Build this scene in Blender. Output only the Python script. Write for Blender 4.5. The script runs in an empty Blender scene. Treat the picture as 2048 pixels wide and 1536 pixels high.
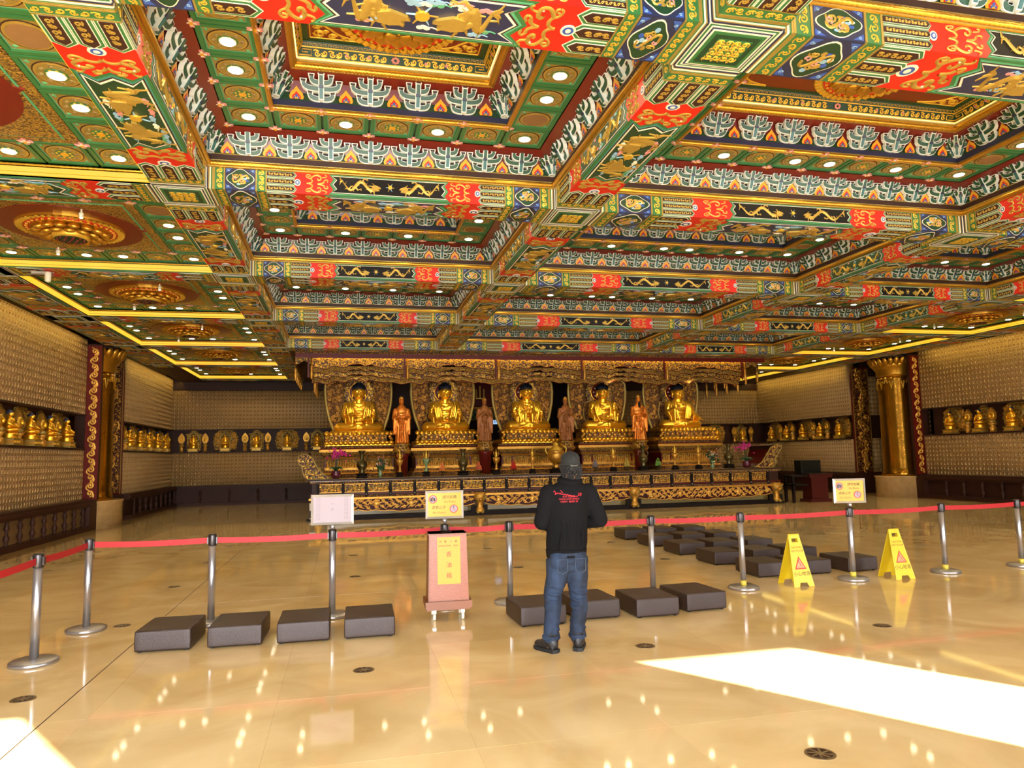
import bpy, bmesh, math, random
import numpy as np
from mathutils import Matrix, Vector
random.seed(7)
PI = math.pi
scene = bpy.context.scene
COL = scene.collection

# ------------------------------------------------------------------ camera, world, sun, exposure
cam_d = bpy.data.cameras.new('camera')
cam = bpy.data.objects.new('camera', cam_d)
COL.objects.link(cam)
scene.camera = cam
cam_d.sensor_width = 36.0
cam_d.lens = 1440.66 / 2048 * 36.0
cam_d.clip_start = 0.05
cam_d.clip_end = 200
cam.matrix_world = (Matrix.Translation((0, 0, 1.7)) @ Matrix.Rotation(-0.2292, 4, 'Z')
                    @ Matrix.Rotation(PI / 2, 4, 'X') @ Matrix.Rotation(0.1006, 4, 'X') @ Matrix.Rotation(-0.021, 4, 'Z'))

world = bpy.data.worlds.new('sky')
scene.world = world
world.use_nodes = True
bg = world.node_tree.nodes['Background']
bg.inputs[0].default_value = (0.97, 0.98, 1.0, 1)
bg.inputs[1].default_value = 24.0

sun_d = bpy.data.lights.new('sun', 'SUN')
sun_d.energy = 75
sun_d.angle = 0.009
sun_d.color = (1.0, 0.95, 0.86)
sun = bpy.data.objects.new('sun', sun_d)
COL.objects.link(sun)
sun.location = (8, -10, 9)
sun_dir = Vector((-0.54, 0.84, -math.tan(math.radians(30)))).normalized()
sun.rotation_euler = sun_dir.to_track_quat('-Z', 'Y').to_euler()

scene.view_settings.view_transform = 'Standard'
scene.view_settings.look = 'None'
scene.view_settings.gamma = 1
scene.view_settings.use_curve_mapping = False
scene.view_settings.exposure = -0.6
scene.cycles.use_denoising = True
scene.cycles.max_bounces = 7
scene.cycles.diffuse_bounces = 4
scene.cycles.glossy_bounces = 4
scene.cycles.sample_clamp_indirect = 12
scene.cycles.caustics_refractive = False
scene.cycles.caustics_reflective = True
scene.cycles.blur_glossy = 0.15
WARM = (1.0, 0.78, 0.40)

# ------------------------------------------------------------------ materials
def lin(c):
    return tuple(((x / 255) / 12.92 if x / 255 <= 0.04045 else ((x / 255 + 0.055) / 1.055) ** 2.4) for x in c) + (1,)

PAINTS = {'gold_paint', 'bright_gilding', 'green_paint', 'light_green_paint', 'dark_green_paint', 'teal_green_paint', 'vermilion_paint', 'cream_paint', 'white_outline_paint',
          'blue_paint', 'pale_blue_paint', 'pink_paint', 'orange_paint', 'tan_rosette_paint', 'gilded_relief', 'bracket_green', 'bracket_teal', 'maroon_lacquer', 'gold_leaf'}
def new_mat(name):
    m = bpy.data.materials.new(name)
    m.use_nodes = True
    nt = m.node_tree
    return m, nt, nt.nodes['Principled BSDF']

def pm(name, rgb, rough=0.45, metal=0.0, var=0.12, nscale=9.0, bump=0.0, bscale=60.0, coat=0.0, spec=0.5):
    """painted / metal surface: base colour with a little procedural variation and optional fine relief"""
    m, nt, b = new_mat(name)
    N = nt.nodes
    b.inputs['Roughness'].default_value = rough
    b.inputs['Metallic'].default_value = metal
    b.inputs['Specular IOR Level'].default_value = spec
    b.inputs['Coat Weight'].default_value = coat
    tc = N.new('ShaderNodeTexCoord')
    no = N.new('ShaderNodeTexNoise'); no.inputs['Scale'].default_value = nscale; no.inputs['Detail'].default_value = 4
    nt.links.new(tc.outputs['Object'], no.inputs['Vector'])
    mx = N.new('ShaderNodeMix'); mx.data_type = 'RGBA'
    c = lin(rgb)
    if name in PAINTS: c = tuple(x * .74 for x in c[:3]) + (1,)
    mx.inputs[6].default_value = tuple(x * (1 - var) for x in c[:3]) + (1,)
    mx.inputs[7].default_value = tuple(min(1, x * (1 + var)) for x in c[:3]) + (1,)
    nt.links.new(no.outputs['Fac'], mx.inputs[0])
    nt.links.new(mx.outputs[2], b.inputs['Base Color'])
    if bump:
        n2 = N.new('ShaderNodeTexNoise'); n2.inputs['Scale'].default_value = bscale; n2.inputs['Detail'].default_value = 3
        nt.links.new(tc.outputs['Object'], n2.inputs['Vector'])
        bp = N.new('ShaderNodeBump'); bp.inputs['Strength'].default_value = bump; bp.inputs['Distance'].default_value = 0.02
        nt.links.new(n2.outputs['Fac'], bp.inputs['Height'])
        nt.links.new(bp.outputs['Normal'], b.inputs['Normal'])
    return m

def carved(name, hi, lo, scale=14.0, thr=0.5, dist=1.6, metal=0.75, rough=0.35, strength=0.9, depth=0.03):
    """gilded carving over lacquer ground: swirling relief, gilt on the ridges, lacquer in the hollows"""
    m, nt, b = new_mat(name)
    N = nt.nodes; L = nt.links.new
    tc = N.new('ShaderNodeTexCoord')
    no = N.new('ShaderNodeTexNoise')
    no.inputs['Scale'].default_value = scale; no.inputs['Detail'].default_value = 2.5
    no.inputs['Distortion'].default_value = dist
    L(tc.outputs['Object'], no.inputs['Vector'])
    vo = N.new('ShaderNodeTexVoronoi'); vo.feature = 'SMOOTH_F1'
    vo.inputs['Scale'].default_value = scale * 1.7
    L(tc.outputs['Object'], vo.inputs['Vector'])
    ad = N.new('ShaderNodeMath'); ad.operation = 'MULTIPLY_ADD'
    L(vo.outputs['Distance'], ad.inputs[0]); ad.inputs[1].default_value = -0.35
    L(no.outputs['Fac'], ad.inputs[2])
    r = N.new('ShaderNodeValToRGB')
    r.color_ramp.elements[0].position = thr - 0.17; r.color_ramp.elements[0].color = (0, 0, 0, 1)
    r.color_ramp.elements[1].position = thr - 0.06; r.color_ramp.elements[1].color = (1, 1, 1, 1)
    L(ad.outputs[0], r.inputs[0])
    mx = N.new('ShaderNodeMix'); mx.data_type = 'RGBA'
    mx.inputs[6].default_value = lin(lo); mx.inputs[7].default_value = lin(hi)
    L(r.outputs[0], mx.inputs[0]); L(mx.outputs[2], b.inputs['Base Color'])
    mm = N.new('ShaderNodeMath'); mm.operation = 'MULTIPLY'; mm.inputs[1].default_value = metal
    L(r.outputs[0], mm.inputs[0]); L(mm.outputs[0], b.inputs['Metallic'])
    b.inputs['Roughness'].default_value = rough
    bp = N.new('ShaderNodeBump'); bp.inputs['Strength'].default_value = strength; bp.inputs['Distance'].default_value = depth
    L(ad.outputs[0], bp.inputs['Height']); L(bp.outputs['Normal'], b.inputs['Normal'])
    return m

def emis(name, rgb, s):
    m, nt, b = new_mat(name)
    b.inputs['Base Color'].default_value = (.02, .02, .02, 1)
    b.inputs['Emission Color'].default_value = lin(rgb)
    b.inputs['Emission Strength'].default_value = s
    return m

GOLD = pm('gold_leaf', (236, 178, 62), 0.32, 0.85, 0.18, 14, 0.15, 40)
GOLDP = pm('gold_paint', (182, 154, 72), 0.42, 0.45, 0.2, 20)
GOLDB = pm('bright_gilding', (255, 205, 70), 0.35, 0.5, 0.12, 20, 0.2, 60)
GOLDS = pm('statue_gold', (248, 186, 52), 0.3, 0.85, 0.10, 6)
BRG = pm('bracket_green', (26, 78, 46), 0.4)
BRT = pm('bracket_teal', (50, 108, 104), 0.4)
GOLDO = pm('old_gold_figure', (206, 152, 60), 0.38, 0.7, 0.3, 12, 0.5, 30)
GREEN = pm('green_paint', (58, 118, 62), 0.4)
GREENL = pm('light_green_paint', (92, 172, 122), 0.4)
GREEND = pm('dark_green_paint', (30, 66, 38), 0.4)
TEAL = pm('teal_green_paint', (66, 138, 118), 0.4)
REDP = pm('vermilion_paint', (222, 36, 18), 0.4, var=0.06)
CREAM = pm('cream_paint', (244, 236, 206), 0.45)
WHITE = pm('white_outline_paint', (236, 240, 226), 0.45, var=0.05)
BLUE = pm('blue_paint', (62, 92, 168), 0.4)
NAVY = pm('navy_paint', (36, 40, 66), 0.4)
SKYB = pm('pale_blue_paint', (150, 190, 210), 0.45)
PINK = pm('pink_paint', (228, 150, 140), 0.5)
ORANGE = pm('orange_paint', (248, 176, 40), 0.4, 0.1)
BROWN = pm('dark_brown_lacquer', (56, 34, 24), 0.5, spec=.2)
BLACK = pm('black_lacquer', (16, 12, 10), 0.5, spec=.2)
MAROON = pm('maroon_lacquer', (122, 36, 24), 0.28, nscale=4)
TAN = pm('tan_rosette_paint', (158, 136, 84), 0.5, 0.15, 0.2, 18)
SPK = pm('brown_speaker_cloth', (128, 92, 48), 0.8)
STEEL = pm('brushed_steel', (176, 174, 176), 0.3, 0.85, 0.05)
STEELD = pm('dark_cap_steel', (70, 66, 66), 0.3, 0.8)
SILVER = pm('silver_frame', (196, 190, 180), 0.35, 0.6, 0.06)
LAMP = emis('lamp_glow', (255, 244, 214), 22)
LED = emis('cove_strip_glow', (255, 200, 44), 1.75)
LEDW = emis('warm_strip_glow', (255, 214, 110), 6)
LEDS = emis('wall_wash_glow', (255, 224, 116), 22)
CARV = carved('gilt_carving_on_red', (226, 172, 66), (66, 16, 12), 13, 0.53)
CARVF = carved('fine_gilt_carving', (230, 170, 84), (56, 18, 14), 26, 0.53, 2.4)
CARVG = carved('dense_gilt_carving', (214, 164, 60), (72, 36, 14), 12, 0.48, 2.0)
CARVGF = carved('fine_dense_gilt_carving', (206, 162, 66), (74, 48, 20), 24, 0.46, 2.2)
DRAG = pm('gilded_relief', (216, 178, 80), 0.38, 0.55, 0.15, 20)
WALLT = pm('tan_niche_wall', (176, 142, 92), 0.55, 0.1, 0.16, 5)
NICHE_SHADE = pm('niche_painted_shade', (122, 84, 48), 0.6, 0.0, 0.1, 5)  # shade of a niche recess put into the colour of a flat arch
NFIG = pm('niche_figure_gilt', (178, 146, 94), 0.5, 0.15, 0.15, 8)
DADO = pm('dark_stained_timber', (58, 32, 22), 0.5, 0, 0.25, 3, spec=.2)
DPAN = pm('dado_stone_panel', (136, 104, 66), 0.45, 0, 0.2, 2)
REDL = pm('dark_red_lacquer', (96, 20, 12), 0.4, spec=.3)
APRD = pm('apron_ground', (58, 14, 12), 0.5, spec=.2)
GCARV = pm('carved_gilding', (222, 172, 76), 0.36, 0.6, 0.22, 20)
LEDC = emis('canopy_strip_glow', (255, 206, 92), 26)

# ------------------------------------------------------------------ mesh builder
class MB:
    def __init__(s, mats):
        s.v = []; s.f = []; s.mi = []; s.sm = []
        s.mats = list(mats); s.M = None; s.fn = None
    def m(s, mat):
        if mat not in s.mats: s.mats.append(mat)
        return s.mats.index(mat)
    def V(s, p):
        if s.fn: p = s.fn(p)
        if s.M is not None: p = s.M @ Vector(p)
        s.v.append((p[0], p[1], p[2])); return len(s.v) - 1
    def F(s, idx, mi, smooth=False):
        s.f.append(tuple(idx)); s.mi.append(mi); s.sm.append(smooth)
    def poly(s, pts, z0, z1, mat, side=True):
        mi = s.m(mat)
        a = sum(pts[i][0] * pts[(i + 1) % len(pts)][1] - pts[(i + 1) % len(pts)][0] * pts[i][1] for i in range(len(pts)))
        if a < 0: pts = list(pts)[::-1]
        t = [s.V((x, y, z1)) for x, y in pts]
        s.F(t, mi)
        if side and abs(z1 - z0) > 1e-6:
            b = [s.V((x, y, z0)) for x, y in pts]
            n = len(pts)
            for i in range(n):
                j = (i + 1) % n
                s.F((b[i], b[j], t[j], t[i]), mi)
    def rect(s, x0, y0, x1, y1, z0, z1, mat, side=True):
        s.poly([(x0, y0), (x1, y0), (x1, y1), (x0, y1)], z0, z1, mat, side)
    def disc(s, cx, cy, r, z0, z1, mat, n=20, ry=None, side=True):
        ry = r if ry is None else ry
        s.poly([(cx + r * math.cos(2 * PI * i / n), cy + ry * math.sin(2 * PI * i / n)) for i in range(n)], z0, z1, mat, side)
    def ribbon(s, pts, w, z0, z1, mat, closed=False, flat=False):
        """raised strip along a 2-D path, ridge in the middle (or flat top with sides)"""
        mi = s.m(mat); n = len(pts)
        ws = w if isinstance(w, (list, tuple)) else [w] * n
        rows = []
        for i in range(n):
            if closed: a, b = pts[i - 1], pts[(i + 1) % n]
            else: a, b = pts[max(0, i - 1)], pts[min(n - 1, i + 1)]
            dx, dy = b[0] - a[0], b[1] - a[1]
            l = math.hypot(dx, dy) or 1
            nx, ny = -dy / l * ws[i] / 2, dx / l * ws[i] / 2
            x, y = pts[i]
            if flat:
                rows.append([s.V((x + nx, y + ny, z0)), s.V((x + nx, y + ny, z1)), s.V((x - nx, y - ny, z1)), s.V((x - nx, y - ny, z0))])
            else:
                rows.append([s.V((x + nx, y + ny, z0)), s.V((x, y, z1)), s.V((x - nx, y - ny, z0))])
        k = len(rows[0])
        for i in range(n if closed else n - 1):
            A, B = rows[i], rows[(i + 1) % n]
            for j in range(k - 1):
                s.F((A[j], A[j + 1], B[j + 1], B[j]), mi, not flat)
    def box(s, x0, y0, z0, x1, y1, z1, mat):
        mi = s.m(mat)
        p = [s.V(q) for q in [(x0, y0, z0), (x1, y0, z0), (x1, y1, z0), (x0, y1, z0), (x0, y0, z1), (x1, y0, z1), (x1, y1, z1), (x0, y1, z1)]]
        for q in [(0, 3, 2, 1), (4, 5, 6, 7), (0, 1, 5, 4), (1, 2, 6, 5), (2, 3, 7, 6), (3, 0, 4, 7)]:
            s.F([p[i] for i in q], mi)
    def quad(s, a, b, c, d, mat):
        s.F([s.V(a), s.V(b), s.V(c), s.V(d)], s.m(mat))
    def lathe(s, prof, mat, n=20, c=(0, 0, 0), sx=1, sy=1, flute=0, fl=0, a0=0):
        mi = s.m(mat); rows = []
        for r, z in prof:
            row = []
            for i in range(n):
                a = a0 + 2 * PI * i / n
                rr = r * (1 + (fl * abs(math.sin(flute * a / 2)) if flute else 0))
                row.append(s.V((c[0] + rr * sx * math.cos(a), c[1] + rr * sy * math.sin(a), c[2] + z)))
            rows.append(row)
        for A, B in zip(rows, rows[1:]):
            for i in range(n):
                j = (i + 1) % n
                s.F((A[i], A[j], B[j], B[i]), mi, True)
        s.F(rows[0][::-1], mi); s.F(rows[-1], mi)
    def tube(s, pts, r, mat, n=8, caps=True):
        mi = s.m(mat); rows = []
        rs = r if isinstance(r, (list, tuple)) else [r] * len(pts)
        P = [Vector(p) for p in pts]
        up = None
        for i, p in enumerate(P):
            d = (P[min(len(P) - 1, i + 1)] - P[max(0, i - 1)])
            if d.length < 1e-9: d = Vector((0, 0, 1))
            d.normalize()
            if up is None:
                up = d.orthogonal().normalized()
            up = (up - d * up.dot(d))
            if up.length < 1e-6: up = d.orthogonal()
            up.normalize(); w = d.cross(up)
            rows.append([s.V(p + (up * math.cos(2 * PI * k / n) + w * math.sin(2 * PI * k / n)) * rs[i]) for k in range(n)])
        for A, B in zip(rows, rows[1:]):
            for k in range(n):
                j = (k + 1) % n
                s.F((A[k], A[j], B[j], B[k]), mi, True)
        if caps:
            s.F(rows[0][::-1], mi); s.F(rows[-1], mi)
    def ell(s, c, r, mat, nu=14, nv=9, M=None):
        mi = s.m(mat); rows = []
        r = r if isinstance(r, (list, tuple)) else (r, r, r)
        for j in range(1, nv):
            t = PI * j / nv
            row = []
            for i in range(nu):
                a = 2 * PI * i / nu
                p = Vector((r[0] * math.sin(t) * math.cos(a), r[1] * math.sin(t) * math.sin(a), -r[2] * math.cos(t)))
                if M is not None: p = M @ p
                row.append(s.V(Vector(c) + p))
            rows.append(row)
        pb = Vector((0, 0, -r[2])); pt = Vector((0, 0, r[2]))
        if M is not None: pb = M @ pb; pt = M @ pt
        b = s.V(Vector(c) + pb); t = s.V(Vector(c) + pt)
        for A, B in zip(rows, rows[1:]):
            for i in range(nu):
                j = (i + 1) % nu
                s.F((A[i], A[j], B[j], B[i]), mi, True)
        for i in range(nu):
            j = (i + 1) % nu
            s.F((b, rows[0][j], rows[0][i]), mi, True); s.F((t, rows[-1][i], rows[-1][j]), mi, True)
    def mesh(s, name):
        me = bpy.data.meshes.new(name)
        nv = len(s.v)
        me.vertices.add(nv)
        me.vertices.foreach_set('co', np.array(s.v, dtype=np.float32).ravel())
        tot = np.array([len(f) for f in s.f], dtype=np.int32)
        st = np.concatenate([[0], np.cumsum(tot)[:-1]]).astype(np.int32) if len(tot) else tot
        me.loops.add(int(tot.sum()))
        me.loops.foreach_set('vertex_index', np.array([i for f in s.f for i in f], dtype=np.int32))
        me.polygons.add(len(tot))
        me.polygons.foreach_set('loop_start', st)
        me.polygons.foreach_set('loop_total', tot)
        for m_ in s.mats: me.materials.append(m_)
        me.polygons.foreach_set('material_index', np.array(s.mi, dtype=np.int32))
        me.polygons.foreach_set('use_smooth', np.array(s.sm, dtype=bool))
        me.update(calc_edges=True)
        return me

def link(name, me, parent=None, M=None, kind=None):
    o = bpy.data.objects.new(name, me)
    COL.objects.link(o)
    if parent is not None: o.parent = parent
    if M is not None: o.matrix_local = M
    if kind: o['kind'] = kind
    return o

def empty(name, loc=(0, 0, 0), rz=0.0):
    o = bpy.data.objects.new(name, None)
    COL.objects.link(o)
    o.location = loc; o.rotation_euler = (0, 0, rz); o.empty_display_size = 0.1
    return o

def tag(o, label, cat, group=None):
    o['label'] = label; o['category'] = cat
    if group: o['group'] = group
    return o

def struct(name, me, M=None):
    return link(name, me, None, M, 'structure')

T = Matrix.Translation
def RZ(a): return Matrix.Rotation(a, 4, 'Z')
def frame(o, u, v, w):
    """matrix that takes local (u, v, w) axes to the given world directions at origin o"""
    M = Matrix.Identity(4)
    for i, a in enumerate((u, v, w)):
        for k in range(3): M[k][i] = a[k]
    for k in range(3): M[k][3] = o[k]
    return M
ORD = ['first', 'second', 'third', 'fourth', 'fifth', 'sixth', 'seventh', 'eighth', 'ninth', 'tenth', 'eleventh', 'twelfth',
       'thirteenth', 'fourteenth', 'fifteenth', 'sixteenth', 'seventeenth', 'eighteenth', 'nineteenth', 'twentieth']

def spiral(cx, cy, r, a0, turns, n=14, r1=0.15):
    return [(cx + r * (1 - (1 - r1) * i / (n - 1)) * math.cos(a0 + turns * 2 * PI * i / (n - 1)),
             cy + r * (1 - (1 - r1) * i / (n - 1)) * math.sin(a0 + turns * 2 * PI * i / (n - 1))) for i in range(n)]
def bez(a, b, c, d, n=10):
    return [tuple((1 - t) ** 3 * a[k] + 3 * (1 - t) ** 2 * t * b[k] + 3 * (1 - t) * t * t * c[k] + t ** 3 * d[k] for k in range(len(a)))
            for t in [i / (n - 1) for i in range(n)]]
CACHE = {}
def cached(fn):
    def g(*a):
        k = (fn.__name__,) + tuple(round(x, 4) if isinstance(x, float) else x for x in a)
        if k not in CACHE: CACHE[k] = fn(*a)
        return CACHE[k]
    return g

# ------------------------------------------------------------------ painted panels (local u, v in the surface, w out of it)
def vine(mb, u0, v0, u1, v1, mat, z=0.006, wd=0.012, vertical=False):
    """running scroll of alternate spirals along the longer side"""
    W, H = u1 - u0, v1 - v0
    n = max(1, int(round(max(W, H) / (min(W, H) * 0.9))))
    for k in range(n):
        s = 1 if k % 2 else -1
        if W >= H:
            st = W / n; cx = u0 + st * (k + .5); cy = (v0 + v1) / 2 + s * H * .06; r = H * .36
            mb.ribbon(spiral(cx, cy, r, PI if k % 2 else 0, s * 1.3, 11), wd, z - .005, z, mat)
            mb.ribbon([(cx - st * .5, (v0 + v1) / 2 - s * r * .7), (cx - st * .2, (v0 + v1) / 2 - s * r), (cx + st * .25, (v0 + v1) / 2 - s * r * .6)], wd, z - .005, z, mat)
        else:
            st = H / n; cy = v0 + st * (k + .5); cx = (u0 + u1) / 2 + s * W * .06; r = W * .36
            mb.ribbon(spiral(cx, cy, r, PI / 2 if k % 2 else -PI / 2, -s * 1.3, 11), wd, z - .005, z, mat)
            mb.ribbon([((u0 + u1) / 2 - s * r * .7, cy - st * .5), ((u0 + u1) / 2 - s * r, cy - st * .2), ((u0 + u1) / 2 - s * r * .6, cy + st * .25)], wd, z - .005, z, mat)

@cached
def me_stripes(L, W):
    mb = MB([])
    cols = [CREAM, NAVY, GOLDP, CREAM, GREEN, GOLDP]
    for i, c in enumerate(cols):
        mb.rect(L * i / 6, 0, L * (i + 1) / 6, W, 0, .004 + .003 * (i % 2), c)
    return mb.mesh('border_stripes')

@cached
def me_strip(L, W):
    mb = MB([])
    mb.rect(0, 0, L, W, 0, .004, GREEN)
    mb.rect(0, 0, L * .12, W, 0, .009, GOLDP); mb.rect(L * .88, 0, L, W, 0, .009, GOLDP)
    vine(mb, L * .2, .01, L * .8, W - .01, GOLDB, .011, .014)
    return mb.mesh('scroll_strip')

@cached
def me_medal(L, W):
    mb = MB([])
    mb.rect(0, 0, L, W, 0, .004, NAVY)
    a, b = L * .42, W * .42
    for sx in (-1, 1):
        for sy in (-1, 1):
            cx, cy = L / 2 + sx * L * .4, W / 2 + sy * W * .38
            mb.poly([(L / 2 + sx * L * .47, W / 2 + sy * W * .46), (L / 2 + sx * L * .47, W / 2 + sy * W * .26), (L / 2 + sx * L * .37, W / 2 + sy * W * .36), (L / 2 + sx * L * .27, W / 2 + sy * W * .46)], .004, .007, BLUE)
            mb.ribbon(spiral(cx, cy, min(L, W) * .055, 0, 1.2 * sx * sy, 9), .01, .004, .011, SKYB)
    def quat(k):
        return [(L / 2 + k * a * (1 + .1 * math.cos(4 * t)) * math.cos(t), W / 2 + k * b * (1 + .1 * math.cos(4 * t)) * math.sin(t)) for t in [2 * PI * i / 32 for i in range(32)]]
    mb.poly(quat(1.0), .004, .008, CREAM); mb.poly(quat(.94), .004, .011, GREEND)
    rr = random.Random(3)
    for i in range(16):
        t = rr.uniform(0, 2 * PI); q = rr.uniform(.1, .66)
        cx, cy = L / 2 + a * q * math.cos(t), W / 2 + b * q * math.sin(t)
        mt = [DRAG, DRAG, CREAM, PINK, SKYB, DRAG, BLUE, DRAG][i % 8]
        if i % 2: mb.ribbon(spiral(cx, cy, a * .2, rr.uniform(0, 6), 1.1, 9), a * .1, .012, .02, mt)
        else: mb.disc(cx, cy, a * .15, .012, .016, mt, 8, b * .12)
    mb.ribbon([(L / 2 + a * .6 * math.cos(t), W / 2 + b * .5 * math.sin(2 * t) * .8) for t in [PI * i / 14 for i in range(15)]], a * .16, .012, .026, DRAG)
    return mb.mesh('medallion_panel')

def arrow(mb, L, v0, v1, z):
    m = (v0 + v1) / 2; h = (v1 - v0) / 2; t = h * .75
    def sh(k):
        return [(0, m - h * k), (L - t - (1 - k) * h * .8, m - h * k), (L - (1 - k) * h * 1.3, m), (L - t - (1 - k) * h * .8, m + h * k), (0, m + h * k)]
    mb.poly(sh(1), 0, z, CREAM); mb.poly(sh(.9), 0, z + .003, GREEN); mb.poly(sh(.68), 0, z + .006, CREAM); mb.poly(sh(.6), 0, z + .009, BROWN)
    vine(mb, L * .04, m - h * .4, L - t - h * .5, m + h * .4, DRAG, z + .016, h * .17)

@cached
def me_arrows(L, W, n):
    mb = MB([])
    for i in range(n):
        arrow(mb, L, W * i / n + .003, W * (i + 1) / n - .003, .004)
    return mb.mesh('arrow_panel')

@cached
def me_red(L, W, n):
    """vermilion panel: pointed notch edge on the left (fits the arrows), zigzag on the right, big gilt scroll"""
    mb = MB([])
    mb.rect(-W / n * .37, 0, L, W, 0, .003, REDP)
    s = min(W, L)
    mb.disc(L * .02, W / 2, s * .14, .003, .008, CREAM, 16, s * .16)
    mb.disc(L * .02, W / 2, s * .1, .003, .010, BLUE, 16, s * .11)
    mb.disc(L * .02, W / 2, s * .05, .003, .012, CREAM, 12, s * .06)
    wd = s * .075; cu = L * .52
    for sg in (-1, 1):
        def P(u, v): return (cu + u * L * .5, W / 2 + sg * v * W * .5)
        z0, z1 = .003, .016
        mb.ribbon(bez(P(-.5, 0), P(-.2, .0), P(-.1, .25), P(-.3, .45), 8), wd, z0, z1, DRAG)
        mb.ribbon(bez(P(-.3, .45), P(-.1, .95), P(.3, .9), P(.28, .5), 10), wd * 1.2, z0, z1 + .003, DRAG)
        mb.ribbon(bez(P(.28, .5), P(.22, .25), P(.05, .35), P(.1, .5), 8), wd, z0, z1, DRAG)
        mb.ribbon(bez(P(.1, 0), P(.3, .05), P(.5, .1), P(.45, .32), 8), wd * 1.1, z0, z1, DRAG)
        mb.ribbon(bez(P(.45, .32), P(.6, .55), P(.75, .35), P(.6, .18), 8), wd * .8, z0, z1, DRAG)
        mb.ribbon(bez(P(-.3, .45), P(-.55, .5), P(-.65, .8), P(-.4, .82), 8), wd * .7, z0, z1, DRAG)
        mb.ribbon(bez(P(-.4, .82), P(-.2, .8), P(-.3, .62), P(-.45, .66), 7), wd * .6, z0, z1, DRAG)
        mb.ribbon(bez(P(.35, .62), P(.6, .62), P(.7, .8), P(.5, .86), 7), wd * .7, z0, z1, DRAG)
        mb.disc(*P(.16, .7), s * .02, z0, .012, CREAM, 8)
    return mb.mesh('red_scroll_panel')

def dragon(mb, u0, u1, v0, v1, sg, z, mat):
    """one gilt dragon, head at the u1 end, tail at u0; u0 > u1 mirrors it"""
    H = v1 - v0; L = u1 - u0
    def P(a, b): return (u0 + a * L, v0 + b * H)
    n = 26; body = []; ws = []
    for i in range(n):
        t = i / (n - 1)
        body.append(P(.06 + .74 * t, .5 + .3 * math.sin(t * 2 * PI * 1.55 + 2.2) * (1 - .25 * t)))
        ws.append(H * (.05 + .16 * min(1, t * 2.2) - .03 * t))
    mb.ribbon(body, ws, z, z + .022, mat)
    for i in range(2, n - 3, 2):
        (ax_, ay_), (bx_, by_) = body[i], body[i + 1]; tx, ty = bx_ - ax_, by_ - ay_; tl_ = math.hypot(tx, ty) or 1
        up_ = 1 if i % 4 else -1
        mb.ribbon([(ax_, ay_), (ax_ - ty / tl_ * H * .16 * up_ - tx * .5, ay_ + tx / tl_ * H * .16 * up_ - ty * .5)], [H * .05, H * .008], z, z + .012, mat)
    hx, hy = body[-1]
    d = 1 if L > 0 else -1
    q = H * .16
    mb.poly([(hx - d * q, hy + q * .9), (hx + d * q * .2, hy + q * 1.25), (hx + d * q * 1.9, hy + q * .55), (hx + d * q * 2.2, hy), (hx + d * q * 1.2, hy - q * .1), (hx + d * q * 1.7, hy - q * .75), (hx + d * q * .2, hy - q * 1.0), (hx - d * q, hy - q * .7)], z, z + .024, mat)
    for k in range(5):
        a = PI * (.55 + .22 * k) if d > 0 else PI * (.45 - .22 * k)
        mb.ribbon([(hx - d * q * .2, hy), (hx + q * 1.6 * math.cos(a), hy + q * 1.6 * math.sin(a)), (hx + q * 2.5 * math.cos(a + .25 * d), hy + q * 2.3 * math.sin(a + .25 * d))], [q * .5, q * .4, q * .05], z, z + .014, mat)
    for t, up in ((.22, 1), (.42, -1), (.62, 1), (.82, -1)):
        i = int(t * (n - 1)); x, y = body[i]
        mb.ribbon([(x, y), (x + d * q * .9, y + up * q * 1.3), (x + d * q * 1.6, y + up * q * .9)], [q * .7, q * .45, q * .25], z, z + .014, mat)
        for c in (-1, 0, 1):
            mb.ribbon([(x + d * q * 1.5, y + up * q * .95), (x + d * q * 2.3, y + up * q * (.95 + c * .45))], [q * .25, q * .06], z, z + .01, mat)
    x, y = body[0]
    for c in (-1.2, -.4, .5, 1.3):
        mb.ribbon([(x + d * q * .3, y), (x - d * q * .6, y + c * q * .5), (x - d * q * .9, y + c * q * 1.3)], [q * .4, q * .35, q * .05], z, z + .012, mat)

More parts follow.
